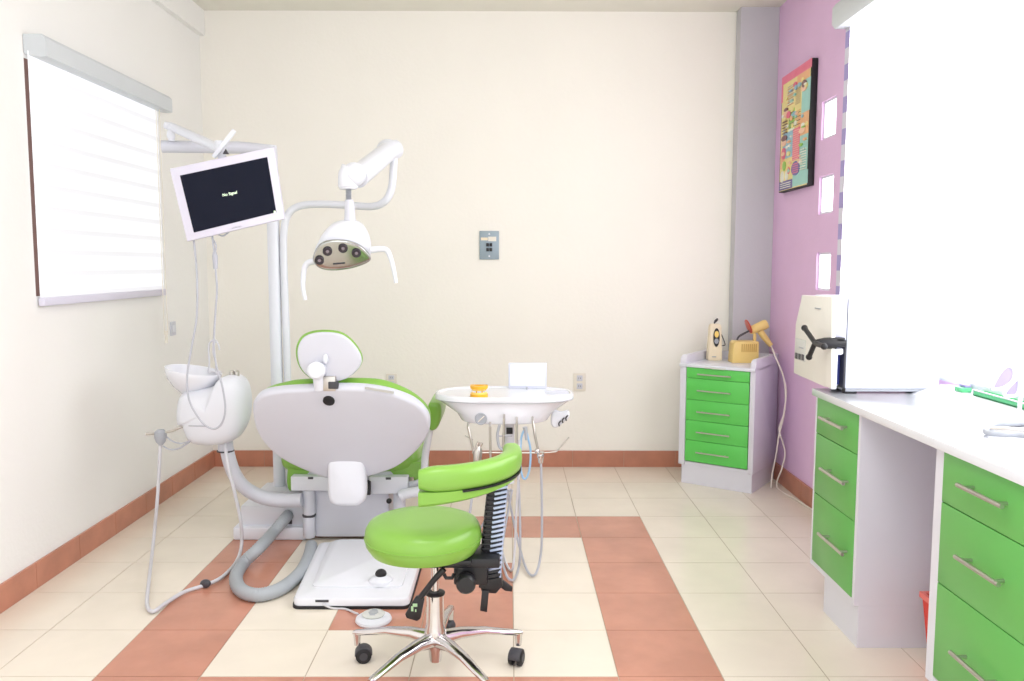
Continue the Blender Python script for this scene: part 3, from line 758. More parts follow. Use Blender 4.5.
# ------------------------------------------------------------------ dental chair
CH = {}
def dental_chair():
    base = at(357, 575, Z=0)
    t = thing('dental_chair', 'green padded dental chair with white shell seen from behind, on white base plate', 'dental chair', base)
    # base plate
    A, B_, C_, D_ = at(293.5, 606, Z=.006), at(404, 609, Z=.006), at(424, 560, Z=.006), at(322, 541.5, Z=.006)
    yf = (at(300, 609, Z=0).y); x0 = at(292.5, 604, Z=.02).x; x1 = at(408, 605, Z=.02).x; yb = at(330, 541, Z=0).y+.1
    x1 = at(419, 570, Z=.02).x
    xlb = at(321, 541, Z=.03).x
    yb = at(330, 540.5, Z=.05).y
    def rr(x0, x1, y0, y1, r, z, n=6):
        o = []; xm = (x0+x1)/2; sk = xlb-x0_
        for cx, cy, a0 in ((x1-r, y0+r, -PI/2), (x1-r, y1-r, 0), (x0+r, y1-r, PI/2), (x0+r, y0+r, PI)):
            for i in range(n+1):
                a = a0+PI/2*i/n; yy = cy+r*math.sin(a); o.append((cx+r*math.cos(a)+(sk*(yy-yf)/(yb-yf) if cx < xm else 0), yy, z))
        return o
    x0_ = x0
    zp = .042
    build('base_gasket', MB().rings([rr(x0-.004, x1+.004, yf-.004, yb, .03, 0), rr(x0-.004, x1+.004, yf-.004, yb, .03, .012)]), 'rubber', t)
    bp = MB().rings([rr(x0, x1, yf, yb, .03, .009), rr(x0, x1, yf, yb, .03, zp-.01), rr(x0+.004, x1-.004, yf+.004, yb, .028, zp-.003), rr(x0+.012, x1-.012, yf+.012, yb, .024, zp)])
    pb = build('base_plate', bp, 'enamel', t)
    ip = MB().rings([rr(x0+.055, x1-.04, yf+.1, yb, .03, zp-.002), rr(x0+.055, x1-.04, yf+.1, yb, .03, zp+.006), rr(x0+.075, x1-.06, yf+.12, yb, .03, zp+.014)])
    build('raised_panel', ip, 'enamel', pb)
    kc = at(381, 580, Z=zp+.014)
    kn = build('joystick_dome', MB().lathe([(.050, -.008), (.047, .004), (.034, .014), (.022, .020), (0, .022)], kc), 'white', pb)
    build('joystick_ball', MB().ball(kc+Vector((0, 0, .026)), .023, 18, (1, 1, .8)), 'rubber', kn)
    sl = at(322, 601, Y=yf); build('cord_slot', MB().box((sl.x-.025, yf-.002, sl.z-.004), (sl.x+.025, yf+.002, sl.z+.004)), 'dgrey', pb)
    # lift column
    yc = at(340, 539.5, Z=zp*.2).y
    q = lambda u, v, Y: at(u, v, Y=Y)
    a = q(314, 492, yc); b = q(389.5, 540, yc)
    build('lift_column', MB().box((a.x, yc, .02), (b.x, yc+.34, q(340, 478, yc).z), .008), 'white2', t)
    # cross box under the seat
    ys = yc-.045
    for (u0, u1, v0, v1) in ((290.5, 331, 476.5, 491), (369, 408, 477, 494)):
        a = q(u0, v0, ys); b = q(u1, v1, ys)
        o = build('seat_bracket', MB().box((a.x, ys, b.z), (b.x, ys+.2, a.z), .005), 'white', t)
        c = (a.x+b.x)/2
        build('bracket_clip', MB().box((c-.012, ys-.003, a.z-.012), (c+.012, ys+.004, a.z-.002), .001), 'dgrey', o)
    a = q(367, 481, ys); b = q(372, 494, ys); build('black_latch', MB().box((a.x-.002, ys-.02, b.z), (b.x-.004, ys+.02, a.z), .003), 'black', t)
    # hinge cylinders
    def cylp(nm, u0, u1, v0, v1, Y, mt):
        a = q(u0, v0, Y); b = q(u1, v1, Y); cx = (a.x+b.x)/2; r = (b.x-a.x)/2
        return build(nm, MB().lathe([(r*.9, b.z), (r, b.z+.006), (r, a.z-.006), (r*.9, a.z)], (cx, Y+r, 0)), mt, t)
    h = cylp('left_hinge', 301, 314, 491.5, 516, ys, 'white2'); cylp('hinge_ring', 300.6, 314.4, 515.5, 518.5, ys, 'dgrey'); cylp('left_hinge', 301.5, 314, 518, 539, ys, 'white2')
    cylp('right_hinge', 392, 405, 490, 520, ys, 'white2'); cylp('hinge_ring', 391.5, 405.5, 489, 492, ys, 'steel')
    a = q(389, 501, ys-.01); build('hinge_knob', MB().ball(a, .013, 12), 'black', t)
    # seat
    y0, y1 = yc-.02, 4.86
    xl, xr = q(284, 480, yc+.1).x, q(421, 480, yc+.1).x
    zt_, zb_ = .43, q(290, 488, yc).z
    cx = (xl+xr)/2; hw = (xr-xl)/2
    out = []
    for (fx, fy) in ((-.62, 0), (0, -.02), (.62, 0), (.94, .03), (1, .14), (.97, .34), (.8, .55), (.62, .8), (.52, .97), (.3, 1), (-.3, 1), (-.52, .97), (-.62, .8), (-.8, .55), (-.97, .34), (-1, .14), (-.94, .03)):
        out.append((cx+fx*hw, y0+fy*(y1-y0), zt_))
    seat = build('seat_cushion', MB().pillow(smooth_path(out, 4, True), (0, 0, -1), .1, .045, .004), 'green', t)
    build('seat_pan', MB().pillow(smooth_path([(cx+(p[0]-cx)*.93, p[1]+.02, zt_-.085) for p in out], 4, True), (0, 0, -1), .055, .02), 'white2', t)
    # green skirts falling at both rear corners
    for s, uu in ((-1, (284, 290, 296, 287)), (1, (421, 410, 402, 418))):
        pts = [q(355+s*66, 462, yc), q(355+s*68, 470, yc), q(355+s*68.5, 484, yc), q(355+s*66, 491, yc), q(355+s*61, 489, yc), q(355+s*60, 478, yc), q(355+s*40, 476, yc), q(355+s*36, 466, yc)]
        build('seat_skirt', MB().pillow(smooth_path(pts, 5, True), (0, 1, 0), .28, .012), 'green', t)
    # backrest : reclined plane
    pt_ = at(340, 386, Y=3.26); pb_ = at(340, 475, Y=3.52)
    d = (pb_-pt_); d.x = 0; d.normalize(); n = Vector((1, 0, 0)).cross(d); n = n if n.y > 0 else -n
    pl = (Vector((0, pt_.y, pt_.z)), n)
    B = lambda u, v, off=0: at(u, v, pl=(pl[0]+n*off, n))
    sh = [(253.2, 408), (255.5, 399), (263, 392.5), (279, 389), (300, 387.4), (330, 386), (362, 386.5), (390, 391), (414, 400), (427, 412), (430.3, 424), (426, 437), (414, 452), (397, 465), (380, 471.5), (365, 475.5), (346, 477.5), (325, 476), (303, 467.5), (284, 458), (267, 444), (257, 428)]
    build('backrest_shell', MB().pillow(smooth_path([B(u, v, .018)-n*.018 for u, v in sh], 5, True), n, .05, .018, .006), 'white2', t)
    gr = [(255.5, 406), (259, 396.5), (269, 389), (285, 384.5), (299, 382), (330, 380.5), (352, 380.5), (381, 382.3), (404.5, 390.5), (421, 401), (430, 413), (429.5, 425), (424, 437), (412, 450), (395, 463), (365, 473), (346, 475), (325, 473), (303, 465), (284, 455), (268, 442), (259, 426), (255.5, 414)]
    c0 = B(342, 428, .05)
    go = [B(u, v, .072)-n*.022 for u, v in gr]
    build('backrest_cushion', MB().pillow(smooth_path(go, 5, True), n, .055, .022, 0, .01), 'green', t)
    # screw cap and sticker
    sc = B(328.8, 400.8, -.004)
    Mt = (-n).to_track_quat('Z', 'Y').to_matrix().to_4x4()
    build('screw_cap', MB().lathe([(.024, -.004), (.024, .003), (.018, .006), (0, .007)], sc, Mx=Mt), 'rubber', t)
    st = MB().rings([[B(365, 386.6, -.001), B(394, 391.5, -.001), B(393.5, 394, -.001), B(364.5, 389, -.001)], [B(365, 386.6, .004), B(394, 391.5, .004), B(393.5, 394, .004), B(364.5, 389, .004)]])
    build('sticker', st, 'panelgrey', t, smooth=False)
    # stem joining the backrest to the seat
    ys2 = B(345, 470, 0).y
    so = [(329, 458), (345, 452), (361, 457), (365, 480), (364.5, 498), (358, 505.5), (345, 506.5), (333, 505), (328, 498), (327, 478)]
    nn = Vector((0, 1, -.15)).normalized()
    p0 = Vector((0, ys2-.035, at(345, 470, Y=ys2-.035).z))
    build('backrest_stem', MB().pillow(smooth_path([at(u, v, pl=(p0, nn)) for u, v in so], 5, True), nn, .075, .022, .01), 'white', t)
    # headrest
    nh = Vector((0, 1, .12)).normalized(); ph = Vector((0, 3.27, 1.0))
    Hd = lambda u, v, off=0: at(u, v, pl=(ph+nh*off, nh))
    ho = [(297, 352), (300.5, 341), (308, 335), (322, 332.5), (340, 334.5), (352, 343), (360.5, 356), (360, 366), (351, 376), (340, 381), (324, 383), (310, 378), (300, 367)]
    hd = build('headrest_shell', MB().pillow(smooth_path([Hd(u, v) for u, v in ho], 5, True), nh, .02, .008, .004), 'white2', t)
    c0 = sum((Hd(u, v, .018) for u, v in ho), Vector())/len(ho)
    build('headrest_cushion', MB().pillow(smooth_path([c0+(Hd(u, v, .018)-c0)*1.045+Vector((-.004, 0, .002)) for u, v in ho], 5, True), nh, .045, .02, 0, .01), 'green', t)
    # headrest bracket
    kc = Hd(316.5, 370.5, -.03)
    Mt = Vector((0, -1, 0)).to_track_quat('Z', 'Y').to_matrix().to_4x4()
    kb = MB().lathe([(.032, -.035), (.036, -.02), (.036, .01), (.028, .018), (0, .02)], kc, Mx=Mt)
    e = B(318, 389, .015)
    kb.tube([kc+Vector((0, .01, -.01)), Vector((kc.x+.004, e.y, e.z))], [.02, .022], 14)
    build('headrest_knob', kb, 'white', t)
    kk = Hd(325.5, 359, -.012); build('headrest_nub', MB().ball(kk, .016, 14, (.7, .7, 1.3)), 'white', t)
    e0, e1 = B(329, 386, .02), Hd(330, 376, -.006)
    build('headrest_post', MB().box((e0.x-.022, e0.y-.015, e0.z-.02), (e0.x+.03, e0.y+.01, e1.z), .005), 'steel', t)
    e2 = B(334, 386, .02); build('post_slot', MB().box((e2.x-.02, e2.y-.02, e2.z-.01), (e2.x+.02, e2.y+.006, e2.z+.02), .004), 'dgrey', t)
    # right armrest and its post
    ya = 3.62
    po = smooth_path([q(428, 405.5, ya), q(433, 403), q(439, 404), q(441, 410), q(439.5, 422), q(436, 429.5), q(430.5, 431), q(428, 425)] if False else [q(428, 405.5, ya), q(433, 403, ya), q(439, 404, ya), q(441.3, 410, ya), q(440, 422, ya), q(436, 429.5, ya), q(430.5, 431, ya), q(427, 425, ya)], 5, True)
    build('armrest_pad', MB().pillow(po, (0, 1, 0), .3, .02), 'green', t)
    sp_ = smooth_path([q(430, 428, ya+.04), q(427.5, 442, ya+.04), q(425.2, 456, ya+.04), q(424, 472, ya+.04), q(420, 482, ya+.08), q(405, 486, ya+.14)], 6)
    build('armrest_post', MB().tube(sp_, .017, 12), 'white', t)
    # fallen hose at left of seat
    CH.update(ys=ys, yc=yc)
dental_chair()

# foot pedal
def pedal():
    c = at(373.5, 618, Z=.012)
    t = thing('foot_pedal', 'round white foot pedal disc lying on the rust tiles before the chair base', 'foot pedal', (c.x, c.y, 0))
    build('body', MB().lathe([(.062, 0), (.066, .006), (.064, .014), (.05, .022), (.045, .024), (0, .025)], (c.x, c.y, 0)), 'white', t)
    pp = MB().lathe([(.04, .024), (.042, .029), (.034, .033), (0, .034)], (c.x, c.y, 0))
    p_ = build('press_pad', pp, 'panelgrey', t)
    g = MB()
    for k in range(-2, 3): g.box((c.x-.018+abs(k)*.004, c.y+k*.011-.002, .0325), (c.x+.018-abs(k)*.004, c.y+k*.011+.002, .0355))
    build('pad_grip', g, 'grey', p_)
    cd = smooth_path([at(322, 604, Y=at(300, 609, Z=0).y-.006), at(332, 608, Z=.006), at(345, 609, Z=.004), at(358, 614, Z=.01)], 6)
    build('cord', MB().tube(cd, .004, 8), 'tube', t)
pedal()

# ------------------------------------------------------------------ floor unit box, cuspidor
YU = at(270, 540.5, Z=0).y
def unit():
    q = lambda u, v, Y=YU: at(u, v, Y=Y)
    t = thing('cuspidor_unit', 'white spittoon unit with bowl on curved arm rising from floor box left of chair', 'dental unit', (q(265, 540).x, YU+.1, 0))
    def bx(nm, u0, u1, v0, v1, dy, mt, bev=.008, bot=None, dep=.42):
        Y = YU+dy; a = q(u0, v0, Y); b = q(u1, v1, Y)
        return build(nm, MB().box((a.x, Y, b.z if bot is None else bot), (b.x, Y+dep, a.z), bev), mt, t)
    b0 = bx('floor_base', 232.5, 306, 527.5, 540, 0, 'white', .01, 0)
    b1 = bx('floor_box', 240, 306, 505.5, 528, .03, 'white', .012)
    b2 = bx('floor_box_top', 262, 306, 491, 508, .06, 'lam', .01)
    a = q(283, 512, YU+.03); bb = q(290, 524, YU+.03)
    build('hose_port', MB().box((a.x, YU+.026, bb.z), (bb.x+.01, YU+.04, a.z), .002), 'dgrey', t)
    # support arm
    YA = YU-.06
    ap = smooth_path([q(302, 500, YA), q(285, 500.5, YA), q(267, 498.5, YA), q(252, 492.5, YA-.02), q(241, 484, YA-.05), q(233.5, 472, YA-.07), q(229, 459, YA-.08), q(226.5, 447, YA-.08)], 6)
    build('support_arm', MB().tube(ap, [.033]*8+[.033-.0001*i for i in range(len(ap)-8)], 18), 'white2', t)
    YB = YA-.2   # front of the body
    cu = q(225.5, 446, YA-.08)
    build('arm_collar', MB().lathe([(.033, -.02), (.033, .012), (.03, .03)], cu), 'white2', t)
    build('collar_ring', MB().lathe([(.0375, -.006), (.0375, .0)], cu-Vector((0, 0, .018))), 'dgrey', t)
    K = lambda u, v, o=0: at(u, v, Y=YB+o)
    body = [(180, 398), (186, 391.5), (200, 389), (214, 386), (221, 378), (230, 375.5), (238, 377.5), (244, 385), (247, 400), (246, 418), (241.5, 431), (234, 440), (221, 444.5), (204, 445), (191, 441.5), (185.5, 431), (183, 425.5), (178.5, 423.5), (177.8, 410)]
    bo = build('unit_body', MB().pillow(smooth_path([K(u, v, .07)-Vector((0, .07, 0)) for u, v in body], 4, True), (0, 1, 0), .20, .07, .012), 'white', t)
    # band seam
    build('body_seam', MB().tube(smooth_path([K(180, 424.5, .05), K(184, 425.5, .02), K(194, 426, -.006), K(207, 426.2, -.011)], 5), .0022, 6), 'grey', bo)
    # top plateau with button fittings
    for (u, v) in ((232, 375), (237, 376)):
        c = K(u, v, .1); c.z = K(232, 376.5).z
        build('fitting', MB().lathe([(.011, -.012), (.011, .008), (.006, .014), (0, .014)], c), 'steel', t)
    # bowl
    c = at(193.5, 371.5, Y=YB+.12)
    R = .118*(YB+.12)/3.5
    Mt = Matrix.Rotation(math.radians(10), 4, 'Y')
    prof = [(.03, -.112), (.045, -.098), (R*.62, -.075), (R*.86, -.042), (R*.97, -.014), (R, .004), (R*.99, .008), (R*.95, .002), (R*.82, -.034), (R*.55, -.068), (.02, -.085), (0, -.086)]
    bw = build('bowl', MB().lathe(prof, c, 36, Mt), 'enamel', t)
    rb = K(197, 393, .12)
    build('bowl_neck', MB().lathe([(.05, -.02), (.045, 0), (.035, .03)], (rb.x, YB+.12, rb.z-.012)), 'grey', bw)
    # cup filler and rinse tubes
    f = lambda u, v: at(u, v, Y=YB+.2)
    tp = smooth_path([f(221, 377), f(214.5, 372), f(208.5, 372), f(209.5, 362), f(208.5, 349), f(210, 342.5), f(215, 340), f(218.5, 345), f(219.5, 350)], 6)
    build('cup_filler', MB().tube(tp, .004, 8), 'tube', t)
    tp = smooth_path([f(216.5, 377), f(215.5, 362), f(213, 352), f(213.5, 341), f(216, 343)], 6)
    build('rinse_tube', MB().tube(tp, .0035, 8), 'tube', t)
    # assistant holder
    h = lambda u, v, o=.03: at(u, v, Y=YB+o)
    hb = MB().tube(smooth_path([h(186, 426, .06), h(180, 427.5), h(173, 430.5), h(165, 432.5)], 5), .006, 10); hb.tube([h(163, 433), h(146, 434)], .006, 10)
    build('holder_arm', hb, 'steel', t)
    kb = MB().lathe([(.008, -.045), (.02, -.03), (.026, -.01), (.026, .012), (.015, .024), (0, .026)], h(160.5, 435))
    build('holder_socket', kb, 'grey', t)
    for pp in ([(167, 437), (172, 441), (181, 443.5), (190, 441)], [(163, 446), (170, 449.5), (180, 448), (190, 441.5)]):
        build('holder_lead', MB().tube(smooth_path([h(u, v) for u, v in pp]+[h(194, 439.5, .07)], 5), .0035, 8), 'cable', t)
    # long suction hose : from socket down, over the floor, back up behind the arm
    fl = lambda u, v: at(u, v, Z=.012)
    g1 = [h(160.5, 441), h(159, 470), h(157, 504), h(153, 545)]
    hp = smooth_path(g1+[at(149, 580, Y=3.18), fl(147, 604), fl(153, 611.5), fl(166, 603), fl(184, 592), fl(205, 585), fl(222, 577), at(236, 562, Y=3.45), at(241.5, 545, Y=3.55), at(240.5, 520, Y=YB+.04), at(234, 490, Y=YB+.02), at(228, 465, Y=YB+.02), at(225.2, 446, Y=YB+.06), at(225, 440, Y=YB+.1)], 6)
    sh = build('suction_hose', MB().tube(hp, .0075, 10), 'tube', t)
    w_ = fl(205.5, 585); build('hose_weight', MB().ball(w_+Vector((0, 0, .006)), .022, 14, (1, .8, .8)), 'dgrey', sh)
    return YB
YB = unit()

def big_hose():
    L = lambda u, v, z=.028: at(u, v, Z=z)
    pts = [at(288, 515, Y=YU+.02), at(283, 521, Y=YU-.05), at(272, 534, Y=3.62), at(258, 549, Y=3.42), L(243.5, 563), L(236, 577), L(241, 590), L(258, 595), L(281, 588.5), L(300, 573), L(309, 556), L(311.5, 545)]
    P = smooth_path(pts, 14)
    rs = [.0262+.0012*(1 if (i//1) % 2 else -1) for i in range(len(P))]
    tag(build('drain_hose', MB().tube(P, rs, 16), 'hose'), 'thick grey corrugated hose looping over the floor left of the chair base', 'hose')
big_hose()

# ------------------------------------------------------------------ posts : operating lamp
YP = YU+.16
def lamp():
    q = lambda u, v, Y=YP: at(u, v, Y=Y)
    zb = q(283.7, 491, YU+.06).z
    xr = q(284.2, 240).x
    t = thing('operating_lamp', 'white dental operating lamp with four round lights hanging from a curved post', 'lamp', (xr, YP, zb))
    pts = [Vector((xr, YP, zb)), Vector((xr, YP, q(284, 350).z)), q(283.7, 260), q(284.3, 228), q(289, 213), q(300, 206), q(318, 204.2, YP-.02), q(345, 205, YP-.06), q(372, 206.5, YP-.1), q(385, 201, YP-.13), q(391.5, 188, YP-.14), q(393.3, 170, YP-.14), q(394, 152, YP-.14)]
    P = smooth_path(pts, 8)
    build('curved_post', MB().tube(P, .0175, 16), 'white', t)
    # sprung arm
    e0 = q(390, 150, YP-.14); e1 = at(357, 177, Y=3.42)
    am = MB().tube(smooth_path([e0+Vector((.02, .03, .008)), e0+(e1-e0)*.1, e0+(e1-e0)*.4, e0+(e1-e0)*.75, e1], 5), [.043, .047, .036, .036, .04, .047], 18)
    build('spring_arm', am, 'white', t)
    build('arm_cap', MB().ball(q(388, 150, YP-.14), .052, 20, (1, 1, .95)), 'white', t)
    build('arm_joint', MB().ball(at(354, 174.5, Y=3.40), .05, 20, (1, .9, 1)).tube(smooth_path([at(350.5, 167, Y=3.4), at(349, 171, Y=3.4), at(348.2, 179, Y=3.4), at(348.2, 187, Y=3.4), at(348.3, 189.5, Y=3.4)], 4), [.025]+[.036]*4+[.041]*8+[.036]*3+[.028], 20), 'white', t)
    Y3 = 3.38
    k = lambda u, v, o=0: at(u, v, Y=Y3+o)
    th = MB()
    for i in range(8): 
        c = k(348.6, 190+i*1.4, .02); th.lathe([(.009, -.0028), (.013, 0), (.009, .0028)], c, 14)
    build('threaded_rod', th, 'grey', t)
    build('neck', MB().tube([k(349, 200, .02), k(349.6, 207, .02), k(350, 221, .02)], [.017, .02, .024], 16), 'white2', t)
    # head housing
    ho = [(313.5, 256), (318, 244), (324, 234), (333, 225.5), (345, 222), (354, 222), (363, 227), (369, 237), (371.5, 249), (370, 258), (362, 265), (348, 270.5), (330, 271.8), (318, 268)]
    nh = Vector((-.18, 1, .25)).normalized(); p0 = Vector((k(345, 250).x, Y3, k(345, 250).z))
    Hh = lambda u, v, o=0: at(u, v, pl=(p0+nh*o, nh))
    hd = build('lamp_head', MB().pillow(smooth_path([Hh(u, v) for u, v in ho], 5, True), nh, .085, .03, .008, .02), 'white', t)
    lo = [(312.8, 258), (317, 248), (324, 242.5), (334, 240.6), (348, 241.4), (360, 245.8), (368, 253), (371, 259.5), (366, 264), (352, 268.8), (336, 271), (323, 270), (315.5, 265.5)]
    n2 = Vector((-.2, .93, .40)).normalized(); p2 = Vector((k(342, 256).x, Y3-.02, k(342, 256).z))
    L2 = lambda u, v, o=0: at(u, v, pl=(p2+n2*o, n2))
    ln = build('lens_plate', MB().pillow(smooth_path([L2(u, v) for u, v in lo], 5, True), n2, .02, .008), 'lens', hd)
    Mt = (-n2).to_track_quat('Z', 'Y').to_matrix().to_4x4()
    for (u, v) in ((319.3, 260.2), (327.4, 251.3), (343, 248.3), (356.3, 253)):
        c = L2(u, v, -.003)
        l_ = MB(); l_.mi = 0; l_.lathe([(.018, 0), (.019, .004), (.016, .006), (0, .003)], c, 20, Mt); l_.mi = 1; l_.lathe([(.008, .003), (.006, .007), (0, .008)], c, 14, Mt)
        build('led_light', l_, ['led', 'ledc'], ln)
    bc = L2(338, 263, -.002)
    build('brand_mark', MB().prism([L2(333, 263.2, -.0015), L2(345, 262.2, -.0015), L2(345, 263.8, -.0015), L2(333, 264.8, -.0015)], n2*.004), 'dgrey', ln)
    build('lamp_handle', MB().tube(smooth_path([k(314, 261), k(308, 263), k(304.5, 268), k(303, 281), k(303.5, 291), k(305.5, 300)], 5), [.014, .009, .009, .009, .008], 12), 'white', t)
    build('lamp_handle', MB().tube(smooth_path([k(371, 250), k(380, 249), k(387, 250.5), k(391.5, 261), k(394, 272), k(396, 283)], 5), [.014, .009, .009, .009, .008], 12), 'white', t)
lamp()

# ------------------------------------------------------------------ monitor arm and monitor
YM = 3.30
def monitor():
    q = lambda u, v, Y=YP: at(u, v, Y=Y)
    zb = q(273.5, 491, YU+.06).z; xl = q(273.5, 240).x
    t = thing('monitor_stand', 'white jointed monitor arm on its tall white pole behind the chair', 'monitor stand', (xl, YP, zb))
    zt = q(273.5, 150).z
    build('pole', MB().tube([(xl, YP, zb), (xl, YP, zt-.02), (xl, YP, zt+.02)], [.0285, .0285, .026], 20), 'white', t)
    build('lower_arm', MB().tube([q(274, 151), q(240, 147.5, YP-.05), q(162, 146.5, YP-.12)], [.028, .028, .028], 16), 'white2', t)
    Yj = YP-.14
    build('arm_pivot', MB().tube([q(171.5, 141, Yj), q(171.5, 124, Yj-.01)], [.014, .014], 14).tube([q(171, 138, Yj), q(171, 131, Yj)], [.018, .018], 14), 'white', t)
    build('upper_arm', MB().tube([q(165, 125, Yj), q(172, 127, Yj), q(200, 139.5, Yj-.18), q(221, 149, YM+.12)], [.016, .02, .02, .018], 14), 'white', t)
    build('arm_knuckle', MB().tube([q(220, 141, YM+.1), q(220.5, 155, YM+.1)], [.02, .02], 14), 'white', t)
    a, b = q(213, 157, YM+.05), q(234, 130, YM+.05)
    d = (b-a).normalized(); n = Vector((-d.z, 0, d.x))*.009
    build('tilt_lever', MB().prism([a-n, b-n, b+n, a+n], (0, .012, 0), .003), 'white', t)
    c = q(225.5, 152, YM+.045); build('vent_bracket', MB().prism([c+Vector((-.012, 0, -.008)), c+Vector((.012, 0, -.008)), c+Vector((.0, 0, .012))], (0, .01, 0)), 'dgrey', t)
    mc = q(228, 185, YM+.06)
    build('mount_plate', MB().box((mc.x-.05, YM+.036, mc.z-.05), (mc.x+.05, YM+.06, mc.z+.05), .004).tube([q(221, 152, YM+.1), mc], .018, 12), 'white2', t)
    # monitor
    C4 = [(169.3, 168.6), (273.5, 146.8), (284.2, 218.8), (186.9, 241.6)]
    P = [at(u, v, Y=YM) for u, v in C4]
    tm = thing('monitor', 'white framed flat monitor with tilted dark screen reading No Signal', 'monitor', sum(P, Vector())/4)
    ctr = sum(P, Vector())/4
    def rq(k, off, dep, bev, nm, mt, par, pts=P):
        pp = [ctr+(p-ctr)*k+Vector((0, off, 0)) for p in pts]
        return build(nm, MB().prism(pp, (0, dep, 0), bev), mt, par)
    bz = rq(1, 0, .022, .004, 'bezel', 'bezel', tm)
    rq(.86, .02, .016, .006, 'back_cover', 'white2', tm)
    S4 = [(180, 175.6), (267.3, 157), (276.4, 212.3), (194, 232.6)]
    SP = [at(u, v, Y=YM) for u, v in S4]
    scn = build('screen', MB().prism([p+Vector((0, -.0015, 0)) for p in SP], (0, .004, 0)), 'screen', bz)
    # lettering
    ex = (SP[1]-SP[0]).normalized(); ez = (SP[0]-SP[3]); ez = (ez-ex*ez.dot(ex)).normalized(); ey = ex.cross(ez)
    def txt(s, c, size, mt, par):
        cu = bpy.data.curves.new('t', 'FONT'); cu.body = s; cu.size = size; cu.align_x = 'CENTER'; cu.align_y = 'CENTER'; cu.extrude = .0004
        o = bpy.data.objects.new('t', cu); COL.objects.link(o)
        bpy.context.view_layer.update()
        me = bpy.data.meshes.new_from_object(o.evaluated_get(bpy.context.evaluated_depsgraph_get()))
        bpy.data.objects.remove(o); bpy.data.curves.remove(cu)
        R = Matrix((ex, ez, -ey if (-ey).y < 0 else ey)).transposed().to_4x4()
        mb = MB(); b2 = bmesh.new(); b2.from_mesh(me); mb._merge(b2, Matrix.Translation(c) @ R); bpy.data.meshes.remove(me)
        return build('lettering', mb, mt, par, smooth=False)
    txt('No Signal', at(229.8, 193.8, Y=YM-.004), .0155, 'text', scn)
    txt('SAMSUNG', at(236.5, 227.3, Y=YM-.002), .0085, 'grey', bz)
    c = at(274.6, 211.8, Y=YM-.003); build('status_light', MB().box((c.x-.003, YM-.003, c.z-.006), (c.x+.003, YM, c.z+.004)), 'text', bz)
    # hanging cables
    k = lambda u, v, o=-.0: at(u, v, Y=YM+o)
    P_ = smooth_path([k(193.5, 238, .03), k(196, 262, .03), k(197.2, 285), k(196.6, 318), k(192, 345), k(187.5, 372), k(187.3, 390), k(191, 405), k(201, 421), k(209, 427.5), k(216, 428.5), k(222.5, 422), k(225.3, 408), k(222, 385), k(216.5, 366), k(214, 345), k(215.5, 312), k(217, 290), k(215.5, 268)], 6)
    tc = thing('monitor_cable', 'thin grey cable hanging in a long loop below the monitor over the spittoon', 'cable', k(205, 428))
    build('cord', MB().tube(P_, .0042, 8), 'cable', tc)
    build('connector', MB().tube([k(215.5, 269), k(215, 256), k(214.6, 252)], [.009, .011, .007], 10), 'cable', tc)
    build('upper_leads', MB().tube(smooth_path([k(214.6, 254), k(213.5, 246), k(212.3, 236, .03)], 4), .004, 8).tube(smooth_path([k(215, 254), k(216, 245), k(212, 238, .03)], 4), .003, 8).tube(smooth_path([k(217, 234, .04), k(223, 236, .03), k(229, 232, .04)], 4), .003, 8), 'cable', tc)
monitor()

